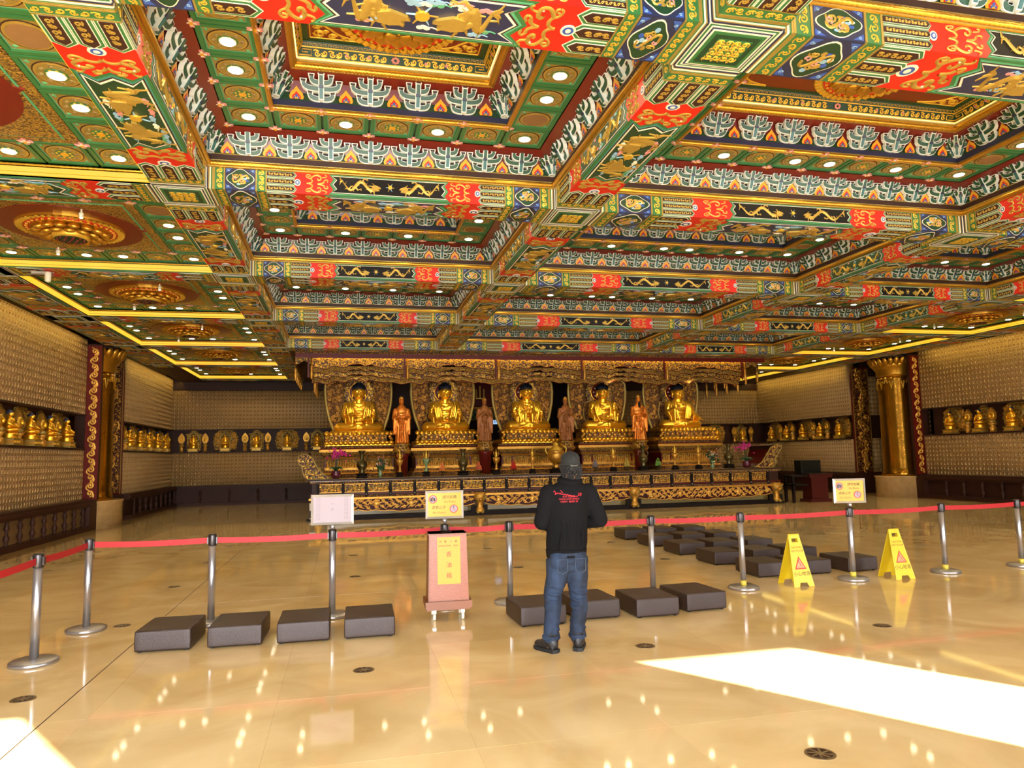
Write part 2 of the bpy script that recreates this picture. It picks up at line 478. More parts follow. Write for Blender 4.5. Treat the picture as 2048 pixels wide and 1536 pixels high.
@cached
def me_dragons(L, W, kind):
    """kind 0: black ground face, 1: navy underside with clouds, 2: green ground"""
    mb = MB([])
    n = 1; t = W * .42
    def hexp(k):
        g = k * W * .5
        return [(g, g * .8), (L - g, g * .8), (L - g + t * .55, W / 2), (L - g, W - g * .8), (g, W - g * .8), (g - t * .55, W / 2)]
    def notch(k):
        g = k * W * .5; q = t * .5
        return [(g - q, g * .7), (L - g + q, g * .7), (L - g, W * .25 + g * .2), (L - g + q * .8, W / 2), (L - g, W * .75 - g * .2), (L - g + q, W - g * .7), (g - q, W - g * .7), (g, W * .75 - g * .2), (g - q * .8, W / 2), (g, W * .25 + g * .2)]
    sh = notch
    mb.poly(sh(.0), 0, .005, GREEN); mb.poly(sh(.13), 0, .008, GREENL if kind != 2 else TEAL); mb.poly(sh(.22), 0, .011, BROWN)
    mb.poly(sh(.28), 0, .014, CREAM)
    mb.poly(sh(.36), 0, .017, [BLACK, NAVY, GREEND][kind])
    z = .017
    h0, h1 = W * .1, W * .9
    m = L / 2
    dragon(mb, W * .28, m - W * .3, h0, h1, 1, z, DRAG)
    dragon(mb, L - W * .28, m + W * .3, h0, h1, 1, z, DRAG)
    mb.disc(m, W / 2, W * .09, z, z + .02, GOLDB, 12)
    for a in range(6):
        mb.ribbon([(m, W / 2), (m + W * .2 * math.cos(a * PI / 3), W / 2 + W * .22 * math.sin(a * PI / 3))], [W * .05, W * .015], z, z + .01, SKYB if a % 2 else DRAG)
    if kind:
        rr = random.Random(kind)
        for i in range(18 if kind == 1 else 16):
            cu = rr.uniform(W * .3, L - W * .3); cv = rr.choice([rr.uniform(.2, .3), rr.uniform(.7, .8)]) * W
            mt = [SKYB, PINK, CREAM, SKYB, GREENL][i % 5]
            q = W * .045
            for dx in (-1, 0, 1):
                mb.disc(cu + dx * q, cv + (q * .5 if dx == 0 else 0), q, z, z + .006 + .001 * dx, mt, 8, q * .8)
            mb.ribbon([(cu, cv), (cu + q * 2.5, cv + q * .5), (cu + q * 4, cv - q * .2)], q * .4, z, z + .006, mt)
    return mb.mesh('dragon_panel')

@cached
def me_square(W):
    mb = MB([])
    z = 0
    for k, c in [(0, GREEN), (.035, CREAM), (.06, NAVY), (.085, CREAM), (.115, GREEN)]:
        z += .003
        mb.rect(W * k, W * k, W - W * k, W - W * k, 0, z, c)
    # recessed look: raised rim then darker field
    mb.rect(W * .17, W * .17, W * .83, W * .83, 0, .018, GREEND)
    mb.rect(W * .25, W * .25, W * .75, W * .75, 0, .021, GREEN)
    z = .021
    for i in range(4):
        for j in range(4):
            cx, cy = W * (.32 + .12 * i), W * (.32 + .12 * j)
            s = 1 if (i + j) % 2 else -1
            mb.ribbon(spiral(cx, cy, W * .062, s * PI / 3 * (i + 1), s * 1.4, 12), W * .02, z, z + .01, GOLDB)
            mb.ribbon(spiral(cx + W * .05, cy - W * .05, W * .035, 0, -s * 1.1, 8), W * .013, z, z + .008, DRAG)
    return mb.mesh('corner_panel')

# ------------------------------------------------------------------ rope moulding around a rectangle (hx, hy half sizes), at height 0
def rope_run(mb, p, q, r, mat, pitch=0.05, n=5, pushz=0.0):
    """half-round ribbed roll between 3-D points p and q"""
    P, Q = Vector(p), Vector(q); d = (Q - P); L = d.length; d.normalize()
    k = max(2, int(L / pitch)) * 2
    up = Vector((0, 0, 1)); w = d.cross(up).normalized()
    mi = mb.m(mat); rows = []
    for i in range(k + 1):
        c = P + d * L * i / k; rr = r * (1.0 if i % 2 else .8)
        rows.append([mb.V(c + (w * math.cos(a) + up * math.sin(a)) * rr) for a in [2 * PI * j / n for j in range(n)]])
    for A, B in zip(rows, rows[1:]):
        for j in range(n):
            jj = (j + 1) % n
            mb.F((A[j], A[jj], B[jj], B[j]), mi, True)

@cached
def me_rope(hx, hy, r, sides, pitch):
    mb = MB([])
    if 'f' in sides: rope_run(mb, (-hx, hy, 0), (hx, hy, 0), r, GOLD, pitch)
    if 'l' in sides: rope_run(mb, (-hx, -hy, 0), (-hx, hy, 0), r, GOLD, pitch)
    if 'r' in sides: rope_run(mb, (hx, -hy, 0), (hx, hy, 0), r, GOLD, pitch)
    if 'n' in sides: rope_run(mb, (-hx, -hy, 0), (hx, -hy, 0), r, GOLD, pitch)
    return mb.mesh('rope_moulding')

# ------------------------------------------------------------------ bracket cluster (dougong)
def build_bracket(kind):
    mb = MB([])
    mb.fn = lambda p: (p[0], p[1], p[2] + .5 * max(0, p[1]) + .02)
    def arm(pts, capw):
        pts = bez(pts[0], (pts[0][0] + (pts[-1][0] - pts[0][0]) * .75, pts[0][1]), (pts[-1][0], pts[0][1] + .012), pts[-1], 6)
        mb.ribbon(pts, .054, -.05, .0, WHITE, flat=True)
        mb.ribbon(pts, .039, -.001, .006, BRG, flat=True)
        x, y = pts[-1]
        mb.poly([(x - capw * .4, y - .006), (x + capw * .4, y - .006), (x + capw * .52, y + .03), (x - capw * .52, y + .03)], -.05, .004, WHITE)
        mb.poly([(x - capw * .28, y + .002), (x + capw * .28, y + .002), (x + capw * .36, y + .022), (x - capw * .36, y + .022)], .004, .007, BROWN)
    mb.fn = lambda p: (p[0], p[1], p[2] + .5 * max(0, p[1]) - .03)
    mb.poly([(-.1, .02), (.1, .02), (.17, .1), (.17, .17), (.06, .24), (-.06, .24), (-.17, .17), (-.17, .1)], 0, .01, BLACK)  # black plate painting the shaded voids between the arms
    mb.fn = lambda p: (p[0], p[1], p[2] + .5 * max(0, p[1]) + .02)
    for s in (-1, 1):
        arm([(s * .015, .022), (s * .085, .022), (s * .118, .036), (s * .125, .07)], .075)
        mb.fn = lambda p: (p[0], p[1], p[2] + .5 * max(0, p[1]) + .035)
        arm([(s * .015, .112), (s * .09, .114), (s * .155, .126), (s * .19, .155), (s * .198, .172)], .078)
        mb.fn = lambda p: (p[0], p[1], p[2] + .5 * max(0, p[1]) + .05)
        arm([(s * .015, .165), (s * .06, .168), (s * .1, .186), (s * .108, .218)], .072)
        mb.fn = lambda p: (p[0], p[1], p[2] + .5 * max(0, p[1]) + .02)
    mb.fn = lambda p: (p[0], p[1], p[2] + .5 * max(0, p[1]) + .06)
    mb.rect(-.032, 0, .032, .235, -.06, .0, WHITE); mb.rect(-.02, .01, .02, .11, 0, .008, BRT); mb.rect(-.02, .135, .02, .23, 0, .008, BRG)
    mb.rect(-.026, .11, .026, .135, 0, .016, NAVY)
    mb.poly([(-.034, .235), (.034, .235), (.044, .268), (-.044, .268)], -.06, .006, WHITE)
    mb.rect(-.026, .242, .026, .26, .006, .01, BROWN)
    return mb.mesh('bracket')
BRACKET = build_bracket(0)
def build_flame():
    mb = MB([])
    mb.fn = lambda p: (p[0] * 1.15, p[1] * 1.35, p[2] + .25 * p[1] + .012)
    def sh(k): return [(-.062 * k, .01), (.062 * k, .01), (.07 * k, .03), (.055 * k, .062 * k), (.022 * k, .09 * k), (0, .115 * k), (-.022 * k, .09 * k), (-.055 * k, .062 * k), (-.07 * k, .03)]
    mb.poly(sh(1), 0, .006, ORANGE); mb.poly(sh(.62), 0, .009, REDP); mb.poly(sh(.42), 0, .012, GOLDB)
    mb.disc(0, .032, .013, 0, .016, BLUE, 8)
    for s in (-1, 1): mb.disc(s * .02, .018, .009, 0, .016, BLUE, 6)
    return mb.mesh('flame_ornament')
FLAME = build_flame()

# ------------------------------------------------------------------ coffer cell
@cached
def me_cell(a, b, kind):
    """painted coffer cell a x b, centred, facing +w. kind 0 rosette, 1 with lamp opening, 2 plain disc"""
    mb = MB([])
    x, y = a / 2, b / 2
    mb.rect(-x, -y, x, y, -.03, -.022, GREEND)
    f = .045
    for k, (z, c) in enumerate([(.0, GREEN)]):
        mb.rect(-x + .012, -y + .012, x - .012, -y + .012 + f, -.022, z, c); mb.rect(-x + .012, y - .012 - f, x - .012, y - .012, -.022, z, c)
        mb.rect(-x + .012, -y + .012 + f, -x + .012 + f, y - .012 - f, -.022, z, c); mb.rect(x - .012 - f, -y + .012 + f, x - .012, y - .012 - f, -.022, z, c)
    q = .012 + f
    mb.rect(-x + q, -y + q, x - q, y - q, -.022, -.019, GREENL)
    q += .016
    mb.rect(-x + q, -y + q, x - q, y - q, -.022, -.016, TAN)
    mb.rect(-x + q + .012, -y + q + .012, x - q - .012, y - q - .012, -.022, -.014, GOLDP)
    r = min(x, y) - q
    rx, ry = (x - q) * .94, (y - q) * .94
    for sx in (-1, 1):
        for sy in (-1, 1):
            mb.ribbon(spiral(sx * rx * .88, sy * ry * .88, r * .12, 0, sx * sy * 1.2, 8), .014, -.014, -.006, GREENL)
    mb.disc(0, 0, rx, -.02, -.010, BROWN, 24, ry); mb.disc(0, 0, rx * .94, -.02, -.007, DRAG, 24, ry * .94); mb.disc(0, 0, rx * .84, -.02, -.005, GOLDP, 24, ry * .84)
    if kind < 2:
        for i in range(8):
            t = 2 * PI * i / 8
            mb.ribbon(spiral(rx * .66 * math.cos(t), ry * .66 * math.sin(t), r * .14, t, 1.1, 8), .016, -.005, .004, TAN)
        mb.disc(0, 0, rx * .5, -.01, -.002, GREEN, 18, ry * .5)
        for i in range(8):
            t = 2 * PI * (i + .5) / 8
            mb.disc(rx * .38 * math.cos(t), ry * .38 * math.sin(t), r * .07, -.002, .003, GOLDB, 6)
        mb.disc(0, 0, rx * .22, -.01, .004, ORANGE, 12, ry * .22)
    else:
        mb.disc(0, 0, rx * .8, -.01, .0, SPK, 24, ry * .8)
    return mb.mesh('rosette_panel')

def build_boss():
    mb = MB([])
    for i in range(4):
        t = PI / 2 * i
        def P(r, s): return (r * math.cos(t) - s * math.sin(t), r * math.sin(t) + s * math.cos(t))
        mb.poly([P(.01, -.012), P(.045, -.026), P(.075, -.016), P(.06, 0), P(.075, .016), P(.045, .026), P(.01, .012)], 0, .012, PINK)
        mb.poly([P(.012, -.008), P(.045, -.012), P(.045, .012), P(.012, .008)], .012, .016, CREAM)
    mb.disc(0, 0, .02, 0, .022, ORANGE, 8)
    return mb.mesh('flower_boss')
BOSS = build_boss()

def build_downlight():
    mb = MB([])
    mb.disc(0, 0, .080, 0, .006, CREAM, 20)
    return mb.mesh('lamp_ring')
DL_RING = build_downlight()
_mb = MB([]); _mb.disc(0, 0, .068, .006, .010, LAMP, 20); DL_GLOW = _mb.mesh('lamp_glass')
DL_D = bpy.data.lights.new('downlight', 'SPOT')
DL_D.energy = 27; DL_D.color = WARM; DL_D.spot_size = math.radians(150); DL_D.spot_blend = 0.6; DL_D.shadow_soft_size = 0.07

def downlight(x, y, z, where, pos):
    t = empty('downlight', (x, y, z))
    tag(t, 'downlight, %s, %s' % (pos, where), 'ceiling light', 'downlights of the ' + where)
    M = frame((0, 0, 0), (1, 0, 0), (0, -1, 0), (0, 0, -1))
    link('trim_ring', DL_RING, t, M); link('lens', DL_GLOW, t, M)
    l = bpy.data.objects.new('lamp', DL_D); COL.objects.link(l); l.parent = t; l.location = (0, 0, -.03)
    return t

# ------------------------------------------------------------------ lotus medallion facing down
@cached
def me_lotus(r, hang):
    mb = MB([])
    mb.fn = lambda p: (p[0], -p[1], -p[2])
    mb.disc(0, 0, r, 0, .02, GOLD, 40); mb.disc(0, 0, r * .99, 0, .03, GOLD, 40)
    for i in range(48):
        t = 2 * PI * i / 48
        mb.ribbon([(r * .86 * math.cos(t), r * .86 * math.sin(t)), (r * .98 * math.cos(t), r * .98 * math.sin(t))], r * .1, .03, .05, GOLDB)
    mb.disc(0, 0, r * .84, 0, .04, REDP, 40)
    for i in range(36):
        t = 2 * PI * i / 36
        mb.disc(r * .79 * math.cos(t), r * .79 * math.sin(t), r * .03, .04, .055, GOLDB, 6)
    mb.disc(0, 0, r * .74, 0, .05, GOLD, 40)
    for ring, (rr, n, l, zz) in enumerate([(.6, 16, .15, .05 + hang * .25), (.46, 12, .13, .06 + hang * .55)]):
        for i in range(n):
            t = 2 * PI * (i + .5 * ring) / n
            M = Matrix.Rotation(t, 3, 'Z') @ Matrix.Rotation(-.5 * min(1, hang * 8), 3, 'Y')
            mb.ell((r * rr * math.cos(t), r * rr * math.sin(t), zz), (r * l, r * .12, .03 + hang * .12), GOLD, 8, 6, M)
    mb.lathe([(r * .34, .05), (r * .36, .06 + hang * .9), (r * .3, .075 + hang)], GOLDB, 24)
    mb.disc(0, 0, r * .3, .05, .078 + hang, GREEND, 24)
    k = 0
    for rad, n in ((0, 1), (.1, 6), (.2, 12)):
        for i in range(n):
            t = 2 * PI * i / n
            mb.ell((r * rad * 1.25 * math.cos(t), r * rad * 1.25 * math.sin(t), .08 + hang), r * .028, REDL if hang > .05 else GOLDB, 6, 4)
    return mb.mesh('lotus_medallion')

# ================================================================== CEILING
BX = [-1.94, 3.05, 9.63, 14.53]                 # centre lines of the beams running away from the camera
BYc = [5.06 + 4.235 * j for j in range(-1, 7)]  # cross beams, index j+1
HB = 0.3
ZB = 5.0
XWL, XWR = -5.55, 18.05                         # inner edges of the wall beams
XL, XR = -6.8, 19.65                           # wall planes
YF, YB = -0.6, 31.5

# upper slab closes the room
mb = MB([GREEND])
mb.box(XL - 1.6, YF - .5, 6.62, XR + 2.0, YB + .6, 6.9, GREEND)
struct('ceiling', mb.mesh('ceiling'))
mb = MB([BROWN])
mb.box(BX[0] + .3, 22.3, 5.0, BX[3] - .3, YB, 5.12, BROWN)
mb.box(-6.45, YF, 5.0, 19.1, BYc[0] - .3, 5.12, BROWN)
struct('ceiling', mb.mesh('ceiling_soffit'))

def place(parent, items, o, u, v, w, L, W, mirror=False):
    pass

def run_panels(parent, o, u, v, w, L, W, kind, n, dk):
    """lay painted panels along u from o. kind 'x' has medallions, 'y' none"""
    u, v, w, o = Vector(u), Vector(v), Vector(w), Vector(o)
    if kind == 'x': seq = [('s', .02), ('v', .03), ('m', .08), ('v', .03), ('a', .08), ('r', .10)]; dl = .32
    else: seq = [('s', .03), ('v', .04), ('a', .12), ('r', .12)]; dl = .38
    pos = 0
    for k, fr in seq:
        l = fr * L
        me = {'s': lambda: me_stripes(l, W), 'v': lambda: me_strip(l, W), 'm': lambda: me_medal(l, W), 'a': lambda: me_arrows(l, W, n), 'r': lambda: me_red(l, W, n)}[k]()
        link(me.name.split('.')[0], me, parent, frame(o + u * pos, u, v, w))
        link(me.name.split('.')[0], me, parent, frame(o + u * (L - pos) + v * W, -u, -v, w))
        pos += l
    me = me_dragons(dl * L, W, dk)
    link('dragon_panel', me, parent, frame(o + u * pos, u, v, w))

U, V, Wd = Vector((1, 0, 0)), Vector((0, 1, 0)), Vector((0, 0, 1))
FH = 0.27
beam_names = ['cross beam nearest the camera, mostly above the picture', 'first cross beam in front, running over the rope posts', 'second cross beam, its gilt dragons above the brackets',
              'third cross beam from the camera', 'fourth cross beam, second in front of the altar', 'cross beam directly in front of the altar canopy',
              'cross beam over the side aisles beside the altar', 'cross beam over the side aisles by the back wall']
# cross beams
for j, y in enumerate(BYc):
    t = empty('ceiling_beam', (0, y, 0))
    tag(t, 'painted ' + beam_names[j], 'beam')
    mb = MB([GREEN])
    full = j <= 5
    spans = [(XWL - .0, BX[0] - HB, False), (BX[3] + HB, XWR, False)]
    if full: spans = [(-6.45, 19.1, None)]
    for s in spans: mb.box(s[0], -HB, ZB, s[1], HB, ZB + .42, GREEN)
    link('beam_core', mb.mesh('beam_core'), t)
    if full:
        for i in range(3):
            if j == 0 and i == 0: continue
            x0, x1 = BX[i] + HB, BX[i + 1] - HB
            run_panels(t, (x0, -HB, ZB), U, Wd, -V, x1 - x0, FH, 'x', 3, 0)
            run_panels(t, (x0, HB, ZB), U, -V, -Wd, x1 - x0, 2 * HB, 'x', 3, 1)
    if j >= 1:
        run_panels(t, (XWL, HB, ZB), U, -V, -Wd, BX[0] - HB - XWL, 2 * HB, 'y', 3, 2)
        if j >= 2: run_panels(t, (BX[3] + HB, HB, ZB), U, -V, -Wd, XWR - BX[3] - HB, 2 * HB, 'y', 3, 2)
# long beams
lnames = ['along the left edge of the deep coffers', 'between the left and the middle row of coffers', 'between the middle and the right row of coffers', 'along the right edge of the deep coffers']
for i, x in enumerate(BX):
    t = empty('ceiling_beam', (x, 0, 0))
    tag(t, 'painted long beam running to the altar ' + lnames[i], 'beam')
    mb = MB([GREEN])
    for j in range(0, 6 if i in (1, 2) else 8):
        y1 = BYc[j] - HB
        y0 = (BYc[j - 1] + HB) if j else YF
        if j == 0: continue
        mb.box(-HB, y0, ZB, HB, y1, ZB + .42, GREEN)
        if j < 8 and not (i == 0 and j == 0):
            run_panels(t, (-HB, y0, ZB), V, U, -Wd, y1 - y0, 2 * HB, 'y', 3, 2)
            if i == 0: run_panels(t, (HB, y0, ZB), V, Wd, U, y1 - y0, FH, 'y', 2, 2)
            else: run_panels(t, (-HB, y1, ZB), -V, Wd, -U, y1 - y0, FH, 'y', 2, 2)
    link('beam_core', mb.mesh('beam_core'), t)
    for j in range(0, 6 if i in (1, 2) else 8):
        link('corner_panel', me_square(2 * HB), t, frame((-HB, BYc[j] - HB, ZB), V, U, -Wd))
# wall-side beams
for sd, (xa, xb, nm) in enumerate([(-6.45, XWL, 'left'), (XWR, 19.1, 'right')]):
    t = empty('ceiling_beam', ((xa + xb) / 2, 0, 0))
    tag(t, 'painted flat beam along the top of the %s wall' % nm, 'beam')
    w = xb - xa
    mb = MB([BROWN]); mb.box(-w / 2, BYc[0], ZB + .0, w / 2, YB, ZB + .3, BROWN)
    link('beam_core', mb.mesh('beam_core'), t)
    for j in range(1, 7):
        y0, y1 = BYc[j - 1] + HB, BYc[j] - HB
        run_panels(t, (-w / 2, y0, ZB), V, U, -Wd, y1 - y0, w, 'y', 3, 2)
        link('corner_panel', me_square(2 * HB), t, frame((-HB if sd == 0 else -HB, BYc[j] - HB, ZB), V, U, -Wd))

# ---- deep coffers
@cached
def me_lining(hx, hy):
    mb = MB([])
    def band(x0, z0, x1, z1, mat):
        """sloping band between inset x0 at z0 and inset x1 at z1, all four sides"""
        A = [(-hx + x0, -hy + x0, z0), (hx - x0, -hy + x0, z0), (hx - x0, hy - x0, z0), (-hx + x0, hy - x0, z0)]
        B = [(-hx + x1, -hy + x1, z1), (hx - x1, -hy + x1, z1), (hx - x1, hy - x1, z1), (-hx + x1, hy - x1, z1)]
        for k in range(4):
            kk = (k + 1) % 4
            mb.quad(A[kk], A[k], B[k], B[kk], mat)
    band(0, 5.26, .02, 5.27, GOLD); band(.02, 5.27, .035, 5.35, GOLDP); band(.035, 5.35, .0, 5.36, GREEND)
    band(0, 5.36, .012, 5.43, BROWN); band(.012, 5.43, .012, 5.44, GOLDP); band(.005, 5.44, .01, 5.53, GREEND); band(.01, 5.53, .05, 5.63, MAROON); band(.05, 5.63, .27, 5.685, MAROON)
    return mb.mesh('coffer_lining')
@cached
def me_well(ix, iy, hx, hy):
    mb = MB([])
    def band(x0, z0, x1, z1, mat):
        A = [(-ix + x0, -iy + x0, z0), (ix - x0, -iy + x0, z0), (ix - x0, iy - x0, z0), (-ix + x0, iy - x0, z0)]
        B = [(-ix + x1, -iy + x1, z1), (ix - x1, -iy + x1, z1), (ix - x1, iy - x1, z1), (-ix + x1, iy - x1, z1)]
        for k in range(4):
            kk = (k + 1) % 4
            mb.quad(A[kk], A[k], B[k], B[kk], mat)
    X = [-hx + .27, -ix, ix, hx - .27]; Y = [-hy + .27, -iy, iy, hy - .27]
    for a in range(3):
        for b in range(3):
            if a == 1 and b == 1: continue
            mb.quad((X[a], Y[b], 5.722), (X[a], Y[b + 1], 5.722), (X[a + 1], Y[b + 1], 5.722), (X[a + 1], Y[b], 5.722), GREEND)
    band(-.02, 5.67, .0, 5.67, GOLD); band(0, 5.67, .01, 5.735, GOLDP)
    band(.0, 5.735, .0, 5.81, NAVY); band(0, 5.81, .005, 5.90, GREEND); band(.005, 5.90, .05, 6.02, MAROON); band(.05, 6.02, .22, 6.07, MAROON)
    band(.22, 6.06, .24, 6.06, GOLD)
    band(.24, 6.06, .27, 6.16, GOLDP); band(.27, 6.16, .29, 6.17, CREAM)
    band(.29, 6.17, .34, 6.29, GREEND); band(.34, 6.29, .36, 6.33, GREEND); band(.36, 6.33, .42, 6.335, GREEND)
    px, py = ix - .36, iy - .36
    mb.quad((-px, -py, 6.335), (-px, py, 6.335), (px, py, 6.335), (px, -py, 6.335), MAROON)
    return mb.mesh('well_lining')
@cached
def me_frieze(l):
    """lit frieze: gilt scrolls with pink lotus, key fret above"""
    mb = MB([])
    mb.rect(0, 0, l, .012, 0, .008, GOLDB); mb.rect(0, .108, l, .122, 0, .008, GOLDB)
    vine(mb, .18, .015, l * .46, .105, GOLDB, .01, .016); vine(mb, l * .54, .015, l - .18, .105, GOLDB, .01, .016)
    for s0, d in ((0.02, 1), (l - .02, -1)):
        mb.ribbon([(s0, .03), (s0 + d * .14, .03), (s0 + d * .14, .09), (s0 + d * .04, .09), (s0 + d * .04, .06), (s0 + d * .1, .06)], .012, 0, .01, GOLDB)
    for k in range(8):
        a = 2 * PI * k / 8
        mb.ell((l / 2 + .032 * math.cos(a), .06 + .026 * math.sin(a), .008), (.02, .014, .008), PINK, 6, 4)
    for q in (.25, .36, .66, .77):
        mb.disc(l * q, .06, .018, 0, .012, PINK, 6)
    n = int(l / .055)
    for i in range(n):
        u = (i + .5) * l / n; d = .02
        mb.ribbon([(u - d, .13), (u - d, .155), (u + d, .155), (u + d, .138), (u, .138)], .006, 0, .006, GOLDB)
    return mb.mesh('lit_frieze')
def me_fan():
    mb = MB([])
    mb.fn = lambda p: (p[0], p[1], p[2])
    vine_pts = []
    mb.ribbon([(0.02, .02), (.62, .02)], .014, 0, .012, GOLDB); mb.ribbon([(.02, .02), (.02, .5)], .014, 0, .012, GOLDB)
    mb.ribbon(bez((.62, .03), (.4, .06), (.3, .12), (.26, .2), 8) + bez((.26, .2), (.2, .26), (.1, .34), (.02, .5), 8), .03, 0, .016, GOLDB)
    for cx, cy, r in ((.12, .12, .075), (.26, .09, .05), (.1, .26, .05), (.38, .06, .03), (.06, .38, .03), (.19, .17, .03)):
        mb.ribbon(spiral(cx, cy, r, 0, 1.6, 14), .014, 0, .014, GOLDB)
        mb.ribbon(spiral(cx, cy, r, PI, 1.2, 12), .012, 0, .014, GOLDB)
    return mb.mesh('corner_fretwork')
FAN = me_fan()

def deep_coffer(ci, r, name, first_visible_row=True):
    x0, x1 = BX[ci], BX[ci + 1]; y0, y1 = BYc[r], BYc[r + 1]
    hx, hy = (x1 - x0) / 2 - HB, (y1 - y0) / 2 - HB
    t = empty('ceiling_coffer', ((x0 + x1) / 2, (y0 + y1) / 2, 0))
    tag(t, 'deep painted coffer with two rings of brackets, ' + name, 'ceiling coffer', 'deep coffers over the hall')
    nx = 10 if ci == 1 else 7; ny = 6
    a, b = 2 * (hx - .27) / nx, 2 * (hy - .27) / ny
    ix, iy = hx - .27 - a, hy - .27 - b
    link('coffer_lining', me_lining(hx, hy), t); link('well_lining', me_well(ix, iy, hx, hy), t)
    near = r <= 2
    link('rope_moulding', me_rope(hx - .035, hy - .035, .036, 'flrn', .05 if r < 4 else .08), t, T((0, 0, 5.305)))
    link('rope_moulding', me_rope(ix + .0, iy + .0, .032, 'flrn', .05 if r < 4 else .08), t, T((0, 0, 5.70)))
    link('upper_moulding', me_rope(ix - .245, iy - .245, .05, 'flrn', .04 if r < 3 else .1), t, T((0, 0, 6.10)))
    def brackets(HX, HY, z, nf, ns, corner):
        for sgn, (o, u, w, L, n) in enumerate([((-HX, HY, z), U, -V, 2 * HX, nf), ((-HX, -HY, z), V, U, 2 * HY, ns), ((HX, HY, z), -V, -U, 2 * HY, ns)]):
            o = Vector(o)
            for k in range(n):
                link('bracket', BRACKET, t, frame(o + u * (L * (k + 1) / (n + 1)), u, Wd, w))
            for k in range(n + 1):
                link('flame_ornament', FLAME, t, frame(o + u * (L * (k + .5) / (n + 1)) + Vector((0, 0, -.005)), u, Wd, w))
        for sx in (-1, 1):
            w = Vector((-sx, -1, 0)).normalized(); u_ = Wd.cross(w)
            link('bracket', BRACKET, t, frame((sx * (HX - .02), HY - .02, z), u_, Wd, w) @ Matrix.Diagonal((.8, 1, 1.25, 1)))
            for q in (-1, 1):
                w2 = (Matrix.Rotation(q * .55, 3, 'Z') @ w); u2 = Wd.cross(w2)
                link('bracket', BRACKET, t, frame((sx * (HX - .02), HY - .02, z), u2, Wd, w2) @ Matrix.Diagonal((.5, .8, 1.15, 1)))
    brackets(hx, hy, 5.435, 12 if ci == 1 else 8, 6, True)
    brackets(ix, iy, 5.81, max(2, round(2 * ix / .55) - 1), 3, True)
    lit_f = {0, 2, 4, 6} if nx == 7 else {0, 2, 4, 5, 7, 9}
    for i in range(nx):
        for j in range(ny):      # j counts from the far row
            if 0 < i < nx - 1 and j > 0: continue
            lit = (i in lit_f) if j == 0 else (j in (2, 3, 5))
            disc = (i == nx - 1 and j == 1) or (ci == 1 and r == 2 and False)
            k = 2 if disc else 0
            cx = -hx + .27 + a * (i + .5); cy = hy - .27 - b * (j + .5)
            link('rosette_panel', me_cell(a, b, k), t, frame((cx, cy, 5.69), U, -V, -Wd))
            if lit: downlight(t.location.x + cx, t.location.y + cy, 5.688, name, ('far side, %s from left' % ORD[i]) if j == 0 else ('%s side, %s from far corner' % ('left' if i == 0 else 'right', ORD[j])))
            if j < 5 or True:
                for (bx, by) in ([(cx + a / 2, cy - b / 2)] if (i < nx - 1) else []) + ([(cx - a / 2, cy + b / 2)] if i == 0 or j == 0 else []):
                    link('flower_boss', BOSS, t, frame((bx, by, 5.692), U, -V, -Wd))
    # well
    fx, fy = ix - .29, iy - .29
    tilt = math.atan2(.05, .12)
    for o, u, w, L in [((-fx, fy, 6.17), U, -V, 2 * fx), ((-fx, -fy, 6.17), V, U, 2 * fy), ((fx, fy, 6.17), -V, -U, 2 * fy)]:
        v2 = (Wd * math.cos(tilt) + Vector(w) * math.sin(tilt)); w2 = Vector(u).cross(v2)
        link('lit_frieze', me_frieze(L), t, frame(Vector(o) + w2 * .004, u, v2, w2))
    px, py = ix - .42, iy - .42
    for sx in (-1, 1):
        for sy in (-1, 1):
            if sy < 0: continue
            u_ = Vector((-sx, 0, 0)); v_ = Vector((0, -sy, 0)); w_ = -Wd
            link('corner_fretwork', FAN, t, frame((sx * px, sy * py, 6.333), u_, v_, w_) @ Matrix.Diagonal((1.0, .9, 1, 1)))
    if r <= 2:
        link('lotus_medallion', me_lotus(.7, .03), t, T((0, 0, 6.334)))
    # warm strip lights lying on the ledge of the well
    s = MB([LEDW]); q = .012
    e = ix - .288, iy - .288
    s.box(-e[0], e[1] - q, 6.165, e[0], e[1], 6.176, LEDW); s.box(-e[0], -e[1], 6.165, e[0], -e[1] + q, 6.176, LEDW)
    s.box(-e[0], -e[1], 6.165, -e[0] + q, e[1], 6.176, LEDW); s.box(e[0] - q, -e[1], 6.165, e[0], e[1], 6.176, LEDW)
    if ('led', ci) not in CACHE: CACHE[('led', ci)] = s.mesh('strip_light')
    link('strip_light', CACHE[('led', ci)], t)
    return t

colname = ['left column', 'middle column', 'right column']
rowname = ['overhead row', 'row nearest camera', 'second row', 'third row', 'row by the altar']
for r in range(0, 5):
    for ci in range(3):
        if r == 0 and ci == 0: continue
        deep_coffer(ci, r, '%s, %s' % (colname[ci], rowname[r]))

